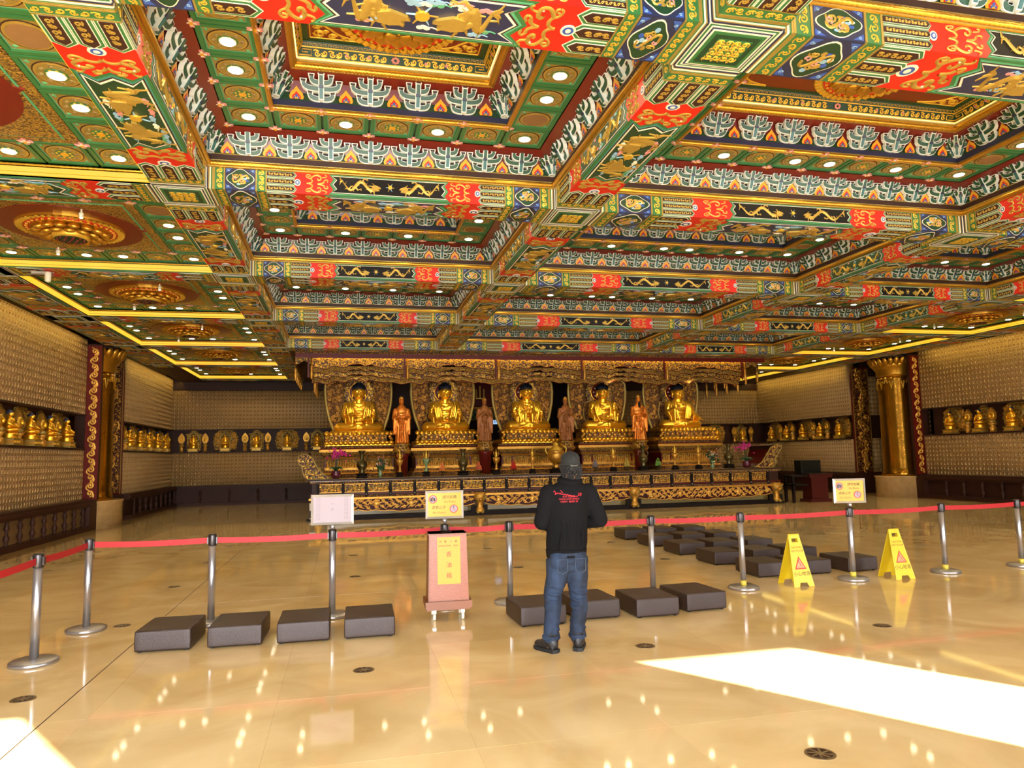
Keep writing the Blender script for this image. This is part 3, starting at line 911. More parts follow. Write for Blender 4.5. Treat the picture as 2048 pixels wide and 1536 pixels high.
# ---- shallow aisle coffers
@cached
def me_shallow(hx, hy, ix, iy):
    mb = MB([])
    zt = 5.17
    def wall(x0, y0, x1, y1, z0, z1, mat): mb.quad((x0, y0, z0), (x1, y1, z0) if False else (x1, y1, z0), (x1, y1, z1), (x0, y0, z1), mat)
    P = [(-hx, -hy), (hx, -hy), (hx, hy), (-hx, hy)]
    for k in range(4):
        a, b = P[k], P[(k + 1) % 4]
        mb.quad((b[0], b[1], 5.0), (a[0], a[1], 5.0), (a[0], a[1], zt + .04), (b[0], b[1], zt + .04), MAROON)
    mb.quad((-hx, -hy, zt + .04), (-hx, hy, zt + .04), (hx, hy, zt + .04), (hx, -hy, zt + .04), GREEND)
    M = frame((0, 0, zt + .03), (1, 0, 0), (0, -1, 0), (0, 0, -1))
    mb.M = M
    mb.rect(-ix, -iy, ix, iy, 0, .02, CARVGF); mb.rect(-ix + .13, -iy + .13, ix - .13, iy - .13, 0, .03, GREENL); mb.rect(-ix + .15, -iy + .15, ix - .15, iy - .15, 0, .034, CARVGF)
    r = min(ix, iy) - .17
    mb.disc(0, 0, r, 0, .045, MAROON, 40, r * 1.04)
    for q in range(4):
        a = q * PI / 2
        mb.poly([(r * 1.08 * math.cos(a), r * 1.1 * math.sin(a)), (r * .7 * math.cos(a + .5), r * .7 * math.sin(a + .5)), (r * .7 * math.cos(a - .5), r * .7 * math.sin(a - .5))], 0, .044, MAROON)
    mb.M = None
    return mb.mesh('aisle_panel')
aside = ['left aisle', 'right aisle']
arow = ['nearest the camera', 'second from camera', 'third from camera', 'fourth from camera', 'fifth from camera', 'by the back wall']
def led_mesh(hx, hy):
    s = MB([LED]); q = .02
    for z0, z1, m_ in ((5.02, 5.052, LED), (5.062, 5.118, LED)):
        s.box(-hx, hy - q, z0, hx, hy, z1, m_); s.box(-hx, -hy, z0, hx, -hy + q, z1, m_)
        s.box(-hx, -hy, z0, -hx + q, hy, z1, m_); s.box(hx - q, -hy, z0, hx, hy, z1, m_)
    return s.mesh('cove_light')
def build_spot():
    mb = MB([])
    mb.lathe([(.012, 0), (.012, -.05)], CREAM, 8); mb.ell((0, 0, -.07), .032, CREAM, 12, 8)
    mb.lathe([(.026, -.12), (.03, -.085), (.02, -.07)], CREAM, 12)
    return mb.mesh('spot_body')
SPOT = build_spot()
_mb = MB([]); _mb.ell((0, 0, -.118), (.02, .02, .012), LAMP, 10, 6); SPOTG = _mb.mesh('spot_lens')
for sd in range(2):
    xa, xb = (XWL, BX[0] - HB) if sd == 0 else (BX[3] + HB, XWR)
    for r in range(1, 7):
        if sd == 1 and r < 2: continue
        y0, y1 = BYc[r + 0] + HB, BYc[r + 1] - HB
        hx, hy = (xb - xa) / 2, (y1 - y0) / 2
        nx, ny = 6, 6
        a, b = 2 * hx / nx, 2 * hy / ny
        ix, iy = hx - a, hy - b
        nm = '%s, %s' % (aside[sd], arow[r - 1])
        t = empty('ceiling_coffer', ((xa + xb) / 2, (y0 + y1) / 2, 0))
        tag(t, 'shallow ceiling coffer with glowing yellow edge, ' + nm, 'ceiling coffer', 'shallow coffers over the aisles')
        link('aisle_panel', me_shallow(hx, hy, ix, iy), t)
        if ('ledm', sd) not in CACHE: CACHE[('ledm', sd)] = led_mesh(hx, hy)
        link('cove_light', CACHE[('ledm', sd)], t)
        link('rope_moulding', me_rope(hx - .012, hy - .012, .018, 'flr', .06), t, T((0, 0, 5.145)))
        link('lotus_medallion', me_lotus(.7, .1), t, T((0, 0, 5.155)))
        for i in range(nx):
            for j in range(ny):
                if 0 < i < nx - 1 and 0 < j < ny - 1: continue
                lit = (i in (0, 2, 3, 5)) if j in (0, ny - 1) else (j in (2, 3))
                disc = (j == 4 and i == nx - 1 - sd * (nx - 1)) or (j == 0 and i == 4)
                cx = -hx + a * (i + .5); cy = hy - b * (j + .5)
                link('rosette_panel', me_cell(a, b, 2 if disc and j else 0), t, frame((cx, cy, 5.175), U, -V, -Wd))
                if i < nx - 1: link('flower_boss', BOSS, t, frame((cx + a / 2, cy - (b / 2 if j < ny - 1 else -b / 2), 5.176), U, -V, -Wd))
                if lit and not (j == ny - 1 and i in (2, 3)): downlight(t.location.x + cx, t.location.y + cy, 5.173, nm, ('%s side, %s from left' % ('far' if j == 0 else 'near', ORD[i])) if j in (0, ny - 1) else ('%s side, %s from far corner' % ('left' if i == 0 else 'right', ORD[j])))
        for k, (sx, sy) in enumerate(((-.45, .78), (.4, -.8))):
            if r in (2, 3, 4):
                s = empty('spot_lamp', (t.location.x + sx * ix, t.location.y + sy * iy, 5.13))
                tag(s, 'small white spotlight %s the lotus medallion, %s' % (['beyond', 'in front of'][k], nm), 'spotlight')
                link('spot_body', SPOT, s); link('spot_lens', SPOTG, s)
# security camera
s = empty('security_camera', (-4.9, 13.4, 5.0))
tag(s, 'white ceiling security camera on a short arm above the left aisle', 'camera')
mb = MB([]); mb.box(-.25, -.02, -.06, 0, .02, -.02, SILVER); mb.lathe([(.05, -.02), (.05, 0)], SILVER, 12, (-.23, 0, 0)); link('arm', mb.mesh('arm'), s)
mb = MB([]); mb.lathe([(.02, -.2), (.045, -.18), (.05, -.05), (.04, -.02)], CREAM, 16); link('housing', mb.mesh('housing'), s)

# ================================================================== ROOM
# ---- floor: polished marble slabs
m, nt, b = new_mat('polished_marble')
N = nt.nodes; Lk = nt.links.new
tc = N.new('ShaderNodeTexCoord')
n1 = N.new('ShaderNodeTexNoise'); n1.inputs['Scale'].default_value = 1.1; n1.inputs['Detail'].default_value = 9; n1.inputs['Distortion'].default_value = 1.2
Lk(tc.outputs['Object'], n1.inputs['Vector'])
oi = N.new('ShaderNodeObjectInfo')
r1 = N.new('ShaderNodeValToRGB')
r1.color_ramp.elements[0].position = .3; r1.color_ramp.elements[0].color = lin((198, 168, 114))
r1.color_ramp.elements[1].position = .7; r1.color_ramp.elements[1].color = lin((222, 197, 148))
Lk(n1.outputs['Fac'], r1.inputs[0])
hs = N.new('ShaderNodeHueSaturation')
mr = N.new('ShaderNodeMapRange'); mr.inputs[3].default_value = .96; mr.inputs[4].default_value = 1.04
Lk(oi.outputs['Random'], mr.inputs[0]); Lk(mr.outputs[0], hs.inputs['Value'])
Lk(r1.outputs[0], hs.inputs['Color']); Lk(hs.outputs[0], b.inputs['Base Color'])
b.inputs['Roughness'].default_value = 0.05
b.inputs['Specular IOR Level'].default_value = 0.5
MARBLE = m
MARB2 = pm('marble_border', (150, 120, 78), 0.12, 0, .25, 2.5)
MARB3 = pm('column_plinth_marble', (176, 140, 88), 0.2, 0, .3, 6)

mb = MB([]); mb.box(XL - 1.6, YF - .3, -.3, XR + 2.0, YB + .5, -.003, MARB2)
fl = struct('floor', mb.mesh('floor'))
S = 1.225
fx0 = -2.3 + S * .5 - S * 4; fy0 = 3.75 - S * .5 - S * 3 
cells = []
ixs = range(0, 21); iys = range(0, 27)
for i in ixs:
    for j in iys:
        x0 = fx0 + S * i; y0 = fy0 + S * j
        x0c, x1c = max(x0, XL + .75), min(x0 + S, XR - .75); y0c, y1c = max(y0, YF - .3), min(y0 + S, YB)
        if x1c - x0c < .05 or y1c - y0c < .05: continue
        cells.append((math.hypot(x0 + S / 2 - 1, y0 + S / 2 - 1), x0c, y0c, x1c, y1c))
cells.sort()
g = .0003
def slab(mbq, x0, y0, x1, y1):
    e = .0005
    z = 0
    mbq.quad((x0 + g + e, y0 + g + e, z), (x1 - g - e, y0 + g + e, z), (x1 - g - e, y1 - g - e, z), (x0 + g + e, y1 - g - e, z), MARBLE)
    P = [(x0 + g, y0 + g), (x1 - g, y0 + g), (x1 - g, y1 - g), (x0 + g, y1 - g)]
    Q = [(x0 + g + e, y0 + g + e), (x1 - g - e, y0 + g + e), (x1 - g - e, y1 - g - e), (x0 + g + e, y1 - g - e)]
    for k in range(4):
        kk = (k + 1) % 4
        mbq.quad((P[k][0], P[k][1], -.0008), (P[kk][0], P[kk][1], -.0008), (Q[kk][0], Q[kk][1], 0), (Q[k][0], Q[k][1], 0), MARBLE)
        mbq.quad((P[k][0], P[k][1], -.004), (P[kk][0], P[kk][1], -.004), (P[kk][0], P[kk][1], -.0008), (P[k][0], P[k][1], -.0008), MARBLE)
for c in cells[:300]:
    q = MB([]); slab(q, *c[1:]); link('marble_slab', q.mesh('marble_slab'), fl)
q = MB([])
for c in cells[300:]: slab(q, *c[1:])
link('far_slabs', q.mesh('far_slabs'), fl, None, 'stuff')
# darker border along the side walls, expansion joints
q = MB([])
q.box(XL - 1.2, YF - .3, -.03, XL + .75, YB, 0, MARB2); q.box(XR - .75, YF - .3, -.03, XR + 1.6, YB, 0, MARB2)
link('border_band', q.mesh('border_band'), fl)
q = MB([]); q.box(-1.964, .3, -.02, -1.956, 20.2, .0012, BROWN); q.box(-5.9, 9.62, -.02, 18.6, 9.624, .0010, MARB2)
link('expansion_joint', q.mesh('expansion_joint'), fl)
# round brass floor vents
BRASS = pm('dull_brass', (120, 100, 66), 0.45, 0.5)
q = MB([]); q.disc(0, 0, .085, 0, .003, BRASS, 28); q.disc(0, 0, .07, .003, .0045, BROWN, 24)
for i in range(8):
    a = PI / 4 * i
    q.ribbon([(.012 * math.cos(a), .012 * math.sin(a)), (.068 * math.cos(a + .3), .068 * math.sin(a + .3))], .014, .0045, .007, BRASS)
q.disc(0, 0, .016, .0045, .008, BRASS, 10)
VENT = q.mesh('floor_disc')
nv = 0
for j in range(0, 7):
    for i in range(-1, 8):
        x, y = -2.3 + 2.455 * i, 3.75 + 2.43 * j
        if (j == 0 and i not in (2,)) or x < -5.9 or x > 18.2: continue
        if y > 20: continue
        if 5.0 < x < 7.8 and 8.5 < y < 15 and abs(x - 5.1) > .2: continue
        far = ['closest to the camera', 'level with the standing man', 'just beyond the rope line', 'in the second line past the rope', 'in the third line past the rope', 'in the fourth line past the rope', 'in the line nearest the altar'][j]
        o = link('floor_disc', VENT, None, T((x, y, 0)))
        tag(o, 'round bronze floor disc %s, %s across from the left' % (far, ORD[i + 1]), 'floor disc', 'bronze discs let into the marble floor')

# ---- tiled niche walls
def niche_template(w, h):
    t = MB([])
    cx = w / 2
    def arch(hw, y0, y1, n=5):
        return [(cx - hw, y0), (cx + hw, y0), (cx + hw, y1)] + [(cx + hw * math.cos(PI * k / n), y1 + hw * math.sin(PI * k / n)) for k in range(1, n)] + [(cx - hw, y1)]
    t.rect(.0, .0, w, .008, 0, .004, WALLT)
    t.rect(.0, .008, .008, h, 0, .003, WALLT)
    t.poly(arch(w * .28, h * .5, h * .64), 0, .003, NICHE_SHADE)
    t.poly([(cx - w * .27, h * .16), (cx + w * .27, h * .16), (cx + w * .2, h * .36), (cx + w * .11, h * .56), (cx - w * .11, h * .56), (cx - w * .2, h * .36)], .0, .008, NFIG)
    t.poly([(cx - w * .07, h * .56), (cx + w * .07, h * .56), (cx + w * .075, h * .68), (cx, h * .76), (cx - w * .075, h * .68)], .0, .010, NFIG)
    return t
def tiled(name, tmpl, W_, H_, w, h, M, base_d):
    """panel W_ x H_ covered by copies of the template cell; one mesh"""
    nu, nv = max(1, round(W_ / w)), max(1, round(H_ / h))
    su, sv = W_ / nu / w, H_ / nv / h
    tv = np.array(tmpl.v, dtype=np.float64) * np.array([su, sv, 1]); nt_ = len(tv)
    offs = np.array([(i * W_ / nu, j * H_ / nv, 0) for j in range(nv) for i in range(nu)])
    allv = (offs[:, None, :] + tv[None]).reshape(-1, 3)
    nb = MB([]); nb.box(0, 0, -base_d, W_, H_, 0, WALLT)
    bv = np.array(nb.v); allv = np.vstack([bv, allv])
    R3 = np.array([[M[i][j] for j in range(3)] for i in range(3)]); tr = np.array([M[i][3] for i in range(3)])
    allv = allv @ R3.T + tr
    loops = np.concatenate([np.array(f) for f in tmpl.f]); tots = np.array([len(f) for f in tmpl.f])
    k = len(offs)
    ll = (loops[None] + (np.arange(k) * nt_)[:, None] + len(bv)).ravel()
    ll = np.concatenate([np.array(nb.f).ravel(), ll]); tt = np.concatenate([np.full(6, 4), np.tile(tots, k)])
    mats = list(tmpl.mats); bi = mats.index(WALLT)
    mi = np.concatenate([np.full(6, bi), np.tile(np.array(tmpl.mi), k)])
    me = bpy.data.meshes.new(name)
    me.vertices.add(len(allv)); me.vertices.foreach_set('co', allv.astype(np.float32).ravel())
    me.loops.add(len(ll)); me.loops.foreach_set('vertex_index', ll.astype(np.int32))
    me.polygons.add(len(tt)); me.polygons.foreach_set('loop_start', np.concatenate([[0], np.cumsum(tt)[:-1]]).astype(np.int32)); me.polygons.foreach_set('loop_total', tt.astype(np.int32))
    for m_ in mats: me.materials.append(m_)
    me.polygons.foreach_set('material_index', mi.astype(np.int32))
    me.update(calc_edges=True)
    return me
NT = niche_template(.14, .155)
ZD, ZB0, ZB1 = .80, 2.13, 3.05
def wall_segment(parent, o, u, length, ztop, face):
    """o: start point on the wall plane at z=0; u: unit direction; face: unit normal"""
    u, face, o = Vector(u), Vector(face), Vector(o)
    for z0, z1 in ((ZD, ZB0), (ZB1, ztop)):
        me = tiled('niche_tiles', NT, length, z1 - z0, .14, .155, frame(o + Vector((0, 0, z0)), u, Wd, face), .28)
        link('niche_tiles', me, parent, None, 'stuff')
    q = MB([]); 
    Mq = frame(o, u, Wd, face); q.M = Mq
    q.box(0, ZB0 - .02, -.28, length, ZB0 + .03, .035, DADO); q.box(0, ZB1 - .02, -.28, length, ZB1 + .02, .03, BROWN)
    link('frieze_ledge', q.mesh('frieze_ledge'), parent)

def shell(name, boxes, mat):
    q = MB([])
    for bb in boxes: q.box(*bb, mat)
    return struct(name, q.mesh(name))
YC0, YC1 = 21.2, 24.8      # column bay
wl = shell('wall_left', [(XL - .4, YF, 0, XL - .28, YC0, 6.7), (XL - 1.25, YC0 - .1, 0, XL - 1.15, YC1 + .1, 6.7), (XL - .4, YC1, 0, XL - .28, YB, 6.7), (XL - 1.1, YC0 - .12, 0, XL - .28, YC0, 6.7), (XL - 1.1, YC1, 0, XL - .28, YC1 + .1, 6.7), (XL - 1.5, YF - .3, -.3, XL - 1.3, YB + .5, 6.7)], BROWN)
wall_segment(wl, (XL, YC0 - 12.4, 0), (0, 1, 0), 12.65, 5.1, (1, 0, 0))
wall_segment(wl, (XL, YC1 + .15, 0), (0, 1, 0), YB - YC1 - .15, 5.1, (1, 0, 0))
wr = shell('wall_right', [(XR + .28, YF, 0, XR + .4, YC0, 6.7), (XR + 1.45, YC0 - .1, 0, XR + 1.55, YC1 + .1, 6.7), (XR + .28, YC1, 0, XR + .4, YB, 6.7), (XR + .28, YC0 - .12, 0, XR + 1.5, YC0, 6.7), (XR + .28, YC1, 0, XR + 1.5, YC1 + .1, 6.7), (XR + 1.7, YF - .3, -.3, XR + 1.9, YB + .5, 6.7)], BROWN)
wall_segment(wr, (XR, YC0 + .05, 0), (0, -1, 0), 8.3, 5.1, (-1, 0, 0))
wall_segment(wr, (XR, YB, 0), (0, -1, 0), YB - YC1 - .15, 5.1, (-1, 0, 0))
for par, x0 in ((wr, XR + .74), (wl, XL - 1.05)):
    for z0, z1 in ((ZD, ZB0), (ZB1, 4.6)):
        link('niche_tiles', tiled('niche_tiles', NT, .72 if x0 > 0 else .3, z1 - z0, .15, .165, frame((x0, YC1 - .06, z0), (1, 0, 0), Wd, (0, -1, 0)), .05), par, None, 'stuff')
wbk = shell('wall_back', [(XL - 1.5, YB + .28, -.3, XR + 1.9, YB + .5, 6.7), (XL, YB, 4.68, XR, YB + .28, 5.0)], BROWN)
wall_segment(wbk, (XL, YB, 0), (1, 0, 0), 9.4, 4.66, (0, -1, 0))
wall_segment(wbk, (11.2, YB, 0), (1, 0, 0), XR - 11.2, 4.66, (0, -1, 0))
# front wall with the tall door openings behind the camera
ops = [(-4.6, 2.11), (6.42, 8.05), (11.0, 13.6)]
HD = 4.55
bx = [(XL - 1.5, YF - .3, HD, XR + 1.9, YF, 6.7)]
xs = [XL - 1.5] + [v for o_ in ops for v in o_] + [XR + 1.9]
for k in range(0, len(xs), 2): bx.append((xs[k], YF - .3, 0, xs[k + 1], YF, HD))
wf = shell('wall_front', bx, MAROON)
# recess walls behind the columns
for nm, par, xx, sgn in (('l', wl, XL - 1.15, 1), ('r', wr, XR + 1.45, -1)):
    me = tiled('niche_tiles', NT, YC1 - YC0, 3.8, .15, .165, frame((xx, YC0 if sgn > 0 else YC1, .8), (0, sgn, 0), Wd, (sgn, 0, 0)), .05)
    link('niche_tiles', me, par, None, 'stuff')

# ---- dado with turned balusters
def baluster():
    t = MB([])
    t.lathe([(.045, 0), (.045, .03), (.028, .05), (.05, .10), (.062, .15), (.05, .20), (.026, .235), (.036, .25), (.036, .27), (.026, .285), (.05, .32), (.056, .36), (.045, .41), (.026, .45), (.045, .47), (.045, .5)], DADO, 12)
    return t.mesh('baluster')
BAL = baluster()
def dado(name, o, u, face, length, pitch, ball=True, pan=None):
    pan = pan or DADO
    u, face, o = Vector(u), Vector(face), Vector(o)
    q = MB([]); q.M = frame(o, u, Wd, face)
    D = .28
    q.box(0, 0, -.28, length, .12, D + .03, DADO); q.box(0, .12, -.28, length, .62, .13, pan)
    q.box(0, .62, -.28, length, .68, D, DADO); q.box(0, .68, -.28, length, .74, D + .04, DADO); q.box(0, .74, -.28, length, ZD, D - .01, DADO)
    t = struct(name, q.mesh('baseboard'))
    n = int(length / pitch)
    if ball:
        for k in range(n):
            p = o + u * (length - pitch * (k + .5)) + face * (D - .07)
            link('baluster', BAL, t, T((p.x, p.y, .12)))
    return t
dado('baseboard_left', (XL, 8.8, 0), (0, 1, 0), (1, 0, 0), YC0 - 8.8, .62, True, DPAN)
dado('baseboard_left', (XL, YC1, 0), (0, 1, 0), (1, 0, 0), YB - YC1, .7)
dado('baseboard_right', (XR, YC0, 0), (0, -1, 0), (-1, 0, 0), 8.3, .7)
dado('baseboard_right', (XR, YB, 0), (0, -1, 0), (-1, 0, 0), YB - YC1, .7)
dado('baseboard_back', (XL, YB, 0), (1, 0, 0), (0, -1, 0), 9.4, 1.1)
dado('baseboard_back', (11.2, YB, 0), (1, 0, 0), (0, -1, 0), XR - 11.2, 1.1)

# cove light at the wall tops
for nm, x, s in (('left', XL + .03, 1), ('right', XR - .03, -1)):
    for y0, y1 in ((8.9, YC0 - .3), (YC1 + .2, YB - .05)):
        q = MB([]); q.box(min(x + s * .27, x + s * .33), y0, 5.06, max(x + s * .27, x + s * .33), y1, 5.1, LEDS)
        struct('trim_1', q.mesh('wall_cove_strip'))

# ---- carved gilt strips and panels by the columns
def strip_panel(o, u, face, w, z0, z1, label, mat, scroll):
    u, face = Vector(u), Vector(face)
    t = empty('carved_panel', o)
    tag(t, label, 'carved panel')
    q = MB([]); q.M = frame((0, 0, 0), u, Wd, face)
    q.rect(0, z0, w, z1, -.03, .03, REDL)
    link('board', q.mesh('board'), t)
    q = MB([]); q.M = frame((0, 0, 0), u, Wd, face)
    if scroll:
        n = int((z1 - z0 - .1) / (w * .62)); h = (z1 - z0 - .1) / n
        for k in range(n):
            s = 1 if k % 2 else -1
            cy = z0 + .05 + h * (k + .5)
            q.ribbon(spiral(w / 2, cy, w * .27, PI / 2 if s > 0 else -PI / 2, -s * 1.35, 14), w * .13, .03, .065, GCARV)
            q.ribbon(bez((w * (.5 - s * .22), cy - h * .5), (w * (.5 - s * .42), cy - h * .1), (w * (.5 - s * .1), cy + h * .2), (w * (.5 + s * .2), cy + h * .5), 8), w * .11, .03, .06, GCARV)
        link('gilt_scroll', q.mesh('gilt_scroll'), t)
    else:
        q.rect(w * .1, z0 + .05, w * .9, z1 - .05, .03, .06, CARV)
        for x_ in (w * .03, w * .94): q.rect(x_, z0 + .02, x_ + w * .03, z1 - .02, .03, .055, GOLDP)
        rr = random.Random(5)
        for k in range(26):
            cy = z0 + .15 + (z1 - z0 - .3) * k / 25; cx = w * rr.uniform(.3, .7)
            q.ribbon(spiral(cx, cy, w * .2, rr.uniform(0, 6), rr.choice((-1, 1)) * 1.1, 10), w * .08, .05, .1, GOLDO)
            q.ell((cx, cy, .07), (w * .08, .06, .05), GOLDO, 7, 5)
        link('gilt_relief', q.mesh('gilt_relief'), t)
    return t
strip_panel((XL, YC0 + .3, 0), (1, 0, 0), (0, -1, 0), .34, ZD, 4.95, 'tall maroon strip with gilt scrollwork beside the left column', None, True)
strip_panel((XR - .34, YC0 + .1, 0), (1, 0, 0), (0, -1, 0), .34, ZD, 4.95, 'tall maroon strip with gilt scrollwork beside the right column', None, True)
strip_panel((XL - .75, YC1 - .06, 0), (1, 0, 0), (0, -1, 0), .80, ZD, 4.95, 'tall gilded figure relief panel behind the left column', None, False)
strip_panel((XR - .05, YC1 - .06, 0), (1, 0, 0), (0, -1, 0), .80, ZD, 4.95, 'tall gilded figure relief panel beyond the right column', None, False)
q = MB([]); q.box(XL - 1.0, YC1 - .12, 0, XL + .12, YC1, ZD, DADO); q.box(XR - .12, YC1 - .12, 0, XR + 1.4, YC1, ZD, DADO)
q.box(XL - .28, YC0 - .1, 0, XL + .3, YC0 + .45, ZD, DADO); q.box(XR - .3, YC0 - .1, 0, XR + .28, YC0 + .3, ZD, DADO)
q.box(XL - .28, YC0 + .33, ZD, XL + .34, YC0 + .45, 5.0, BROWN); q.box(XR - .34, YC0 + .13, ZD, XR + .28, YC0 + .25, 5.0, BROWN)
struct('trim_2', q.mesh('dado_return'))

# ---- golden columns
COLG = pm('column_gold', (188, 134, 44), 0.16, 0.9, 0.35, 1.4, 0.3, 4)
def column(x, y, label, r=.59):
    t = empty('gold_column', (x, y, 0)); tag(t, label, 'column')
    q = MB([]); q.lathe([(r * 1.5, 0), (r * 1.5, .66), (r * 1.55, .7), (r * 1.55, .74), (r * 1.44, .74)], MARB3, 40); link('plinth', q.mesh('plinth'), t)
    q = MB([]); q.lathe([(r * 1.14, .74), (r * 1.06, .85), (r, 1.0), (r, 4.2), (r * 1.0, 4.3)], COLG, 40); link('shaft', q.mesh('shaft'), t)
    q = MB([]); q.lathe([(r, 4.3), (r * 1.06, 4.36), (r * 1.05, 4.5), (r * 1.2, 4.62), (r * 1.3, 4.7), (r * 1.2, 4.9)], GOLD, 40)
    n = 26
    for k in range(n):
        a = 2 * PI * k / n
        M3 = Matrix.Rotation(a, 3, 'Z') @ Matrix.Rotation(.5, 3, 'Y')
        q.ell((r * 1.32 * math.cos(a), r * 1.32 * math.sin(a), 4.8), (.06, .1, .17), GOLD, 8, 6, M3)
    q.lathe([(r * 1.3, 4.93), (r * 1.36, 5.0)], BROWN, 30)
    link('lotus_capital', q.mesh('lotus_capital'), t)
    q = MB([])
    for k in range(10):
        a = 2 * PI * k / 10
        P = [(r * 1.02 * math.cos(a + s), r * 1.02 * math.sin(a + s), z) for s, z in ((-.3, 4.18), (-.22, 4.05), (-.08, 4.12), (0, 3.85), (.08, 4.12), (.22, 4.05), (.3, 4.18))]
        q.tube(P, .022, GOLDB, 5)
    link('festoon', q.mesh('festoon'), t)
column(-6.98, 22.4, 'thick polished gold column with lotus capital at the left wall')
column(19.55, 22.3, 'thick polished gold column with lotus capital at the right wall')

# ---- gilded statues in the wall frieze
def fig_mesh():
    q = MB([])
    q.lathe([(.0, 0), (.13, 0), (.14, .03), (.12, .06), (.14, .09), (.12, .11)], GOLDS, 14, sy=.75)   # lotus seat
    q.ell((0, .0, .16), (.155, .11, .06), GOLDS, 14, 7)          # crossed legs
    q.ell((0, .01, .29), (.085, .06, .13), GOLDS, 12, 8)         # torso
    q.ell((0, .0, .46), (.04, .045, .055), GOLDS, 10, 8); q.ell((0, .01, .52), (.028, .028, .03), NAVY, 8, 6)
    q.ell((0, .012, .49), (.044, .046, .04), NAVY, 10, 6)
    for s in (-1, 1):
        q.tube([(s * .07, .0, .38), (s * .12, -.01, .28), (s * .05, -.09, .215)], [.03, .028, .018], GOLDS, 7)
    return q.mesh('seated_figure')
SFIG = fig_mesh()
def screen_mesh(kind):
    q = MB([]); q.M = frame((0, .12, 0), (1, 0, 0), (0, 0, 1), (0, -1, 0))
    if kind == 0:
        q.poly([(-.2, .0), (.2, 0), (.2, .5), (.26, .56), (.14, .6), (.1, .66), (0, .72), (-.1, .66), (-.14, .6), (-.26, .56), (-.2, .5)], -.03, .0, CARVGF)
        q.ribbon([(.15 * math.cos(a), .47 + .15 * math.sin(a)) for a in [2 * PI * i / 18 for i in range(18)]], .05, 0, .03, GOLDP, closed=True)
    else:
        pts = []
        rr = random.Random(kind)
        for i in range(28):
            a = PI * i / 27
            pts.append((.34 * math.cos(a) * (1 + .08 * (i % 2)), .32 + .42 * math.sin(a) * (1 + .07 * (i % 2))))
        q.poly([(.3, 0)] + pts + [(-.3, 0)], -.03, .0, CARVGF)
        q.ribbon([(.16 * math.cos(a), .45 + .17 * math.sin(a)) for a in [2 * PI * i / 18 for i in range(18)]], .05, 0, .03, GOLDP, closed=True)
        for k in range(16):
            sx = rr.choice((-1, 1)); q.ribbon(spiral(sx * rr.uniform(.16, .28), rr.uniform(.1, .62), .06, rr.uniform(0, 6), 1.2, 9), .022, 0, .035, GOLDO)
    return q.mesh('back_screen')
SCR = [screen_mesh(0), screen_mesh(1)]
def base_mesh():
    q = MB([]); q.box(-.17, -.1, 0, .17, .1, .035, GOLDP); q.box(-.15, -.09, .035, .15, .09, .09, GOLDO); q.box(-.17, -.1, .09, .17, .1, .12, GOLDP); 
    for k in range(5): q.box(-.13 + .06 * k, -.098, .045, -.105 + .06 * k, -.09, .082, GOLDB)
    return q.mesh('pedestal')
WBASE = base_mesh()
def stupa_mesh():
    q = MB([])
    q.lathe([(.06, 0), (.06, .1), (.04, .12), (.055, .16), (.08, .2)], GOLDO, 10)
    q.poly  # votive leaf-shaped plaque
    q.lathe([(.05, .2), (.065, .24), (.04, .27)], GOLDP, 10)
    q.M = frame((0, 0, .27), (1, 0, 0), (0, 0, 1), (0, -1, 0))
    q.poly([(-.06, 0), (.06, 0), (.095, .08), (.09, .17), (.05, .24), (0, .3), (-.05, .24), (-.09, .17), (-.095, .08)], -.02, .02, GOLDO)
    q.ribbon([(.06 * math.cos(a), .11 + .07 * math.sin(a)) for a in [2 * PI * i / 12 for i in range(12)]], .03, .02, .04, GOLDB, closed=True)
    q.M = None; q.ell((0, -.04, .36), (.03, .03, .045), GOLDS, 8, 6)
    return q.mesh('flame_lantern')
STUPA = stupa_mesh()
def wall_statue(o, face, kind, label, scale=1.0, lanterns=True, grp=None):
    t = empty('wall_statue', o); tag(t, label, 'statue', grp)
    t.rotation_euler = (0, 0, math.atan2(-face[0], face[1]) + PI)
    t.scale = (scale, scale * (1.45 if abs(face[0]) > .5 else 1.0), scale)
    link('pedestal', WBASE, t); link('seated_figure', SFIG, t, T((0, -.0, .12))); link('back_screen', SCR[kind], t, T((0, 0, .06)) @ Matrix.Diagonal((1.22, 1, 1.02, 1)))
    if lanterns:
        for s in (-1, 1): link('flame_lantern', STUPA, t, T((s * .40, .02, .0)) @ Matrix.Scale(1.2, 4))
zs = ZB0 + .03
def statue_run(start, u, face, length, n, nm, k0=0, first_from='the column'):
    for k in range(n):
        d = length * (k + .5) / n
        p = Vector(start) + Vector(u) * d - Vector(face) * .02
        kind = (k + k0) % 2
        wall_statue((p.x, p.y, zs), face, kind, 'gilded wall statue, %s from %s, %s' % (ORD[k], first_from, nm), 1.12, kind == 0)
statue_run((XL, YC0 - .45, 0), (0, -1, 0), (1, 0, 0), 5.3, 5, 'near left wall', 1, 'the gold column')
statue_run((XL, YC1 + .3, 0), (0, 1, 0), (1, 0, 0), 6.0, 5, 'far left wall', 0, 'the gold column')
statue_run((XL + .2, YB, 0), (1, 0, 0), (0, -1, 0), 7.3, 6, 'back wall left of the altar', 0, 'the left corner')
statue_run((XR - .2, YB, 0), (-1, 0, 0), (0, -1, 0), 5.4, 4, 'back wall right of the altar', 0, 'the right corner')
statue_run((XR, YC1 + .3, 0), (0, 1, 0), (-1, 0, 0), 6.0, 5, 'far right wall', 1, 'the gold column')
statue_run((XR, YC0 - .5, 0), (0, -1, 0), (-1, 0, 0), 4.6, 4, 'near right wall', 1, 'the gold column')

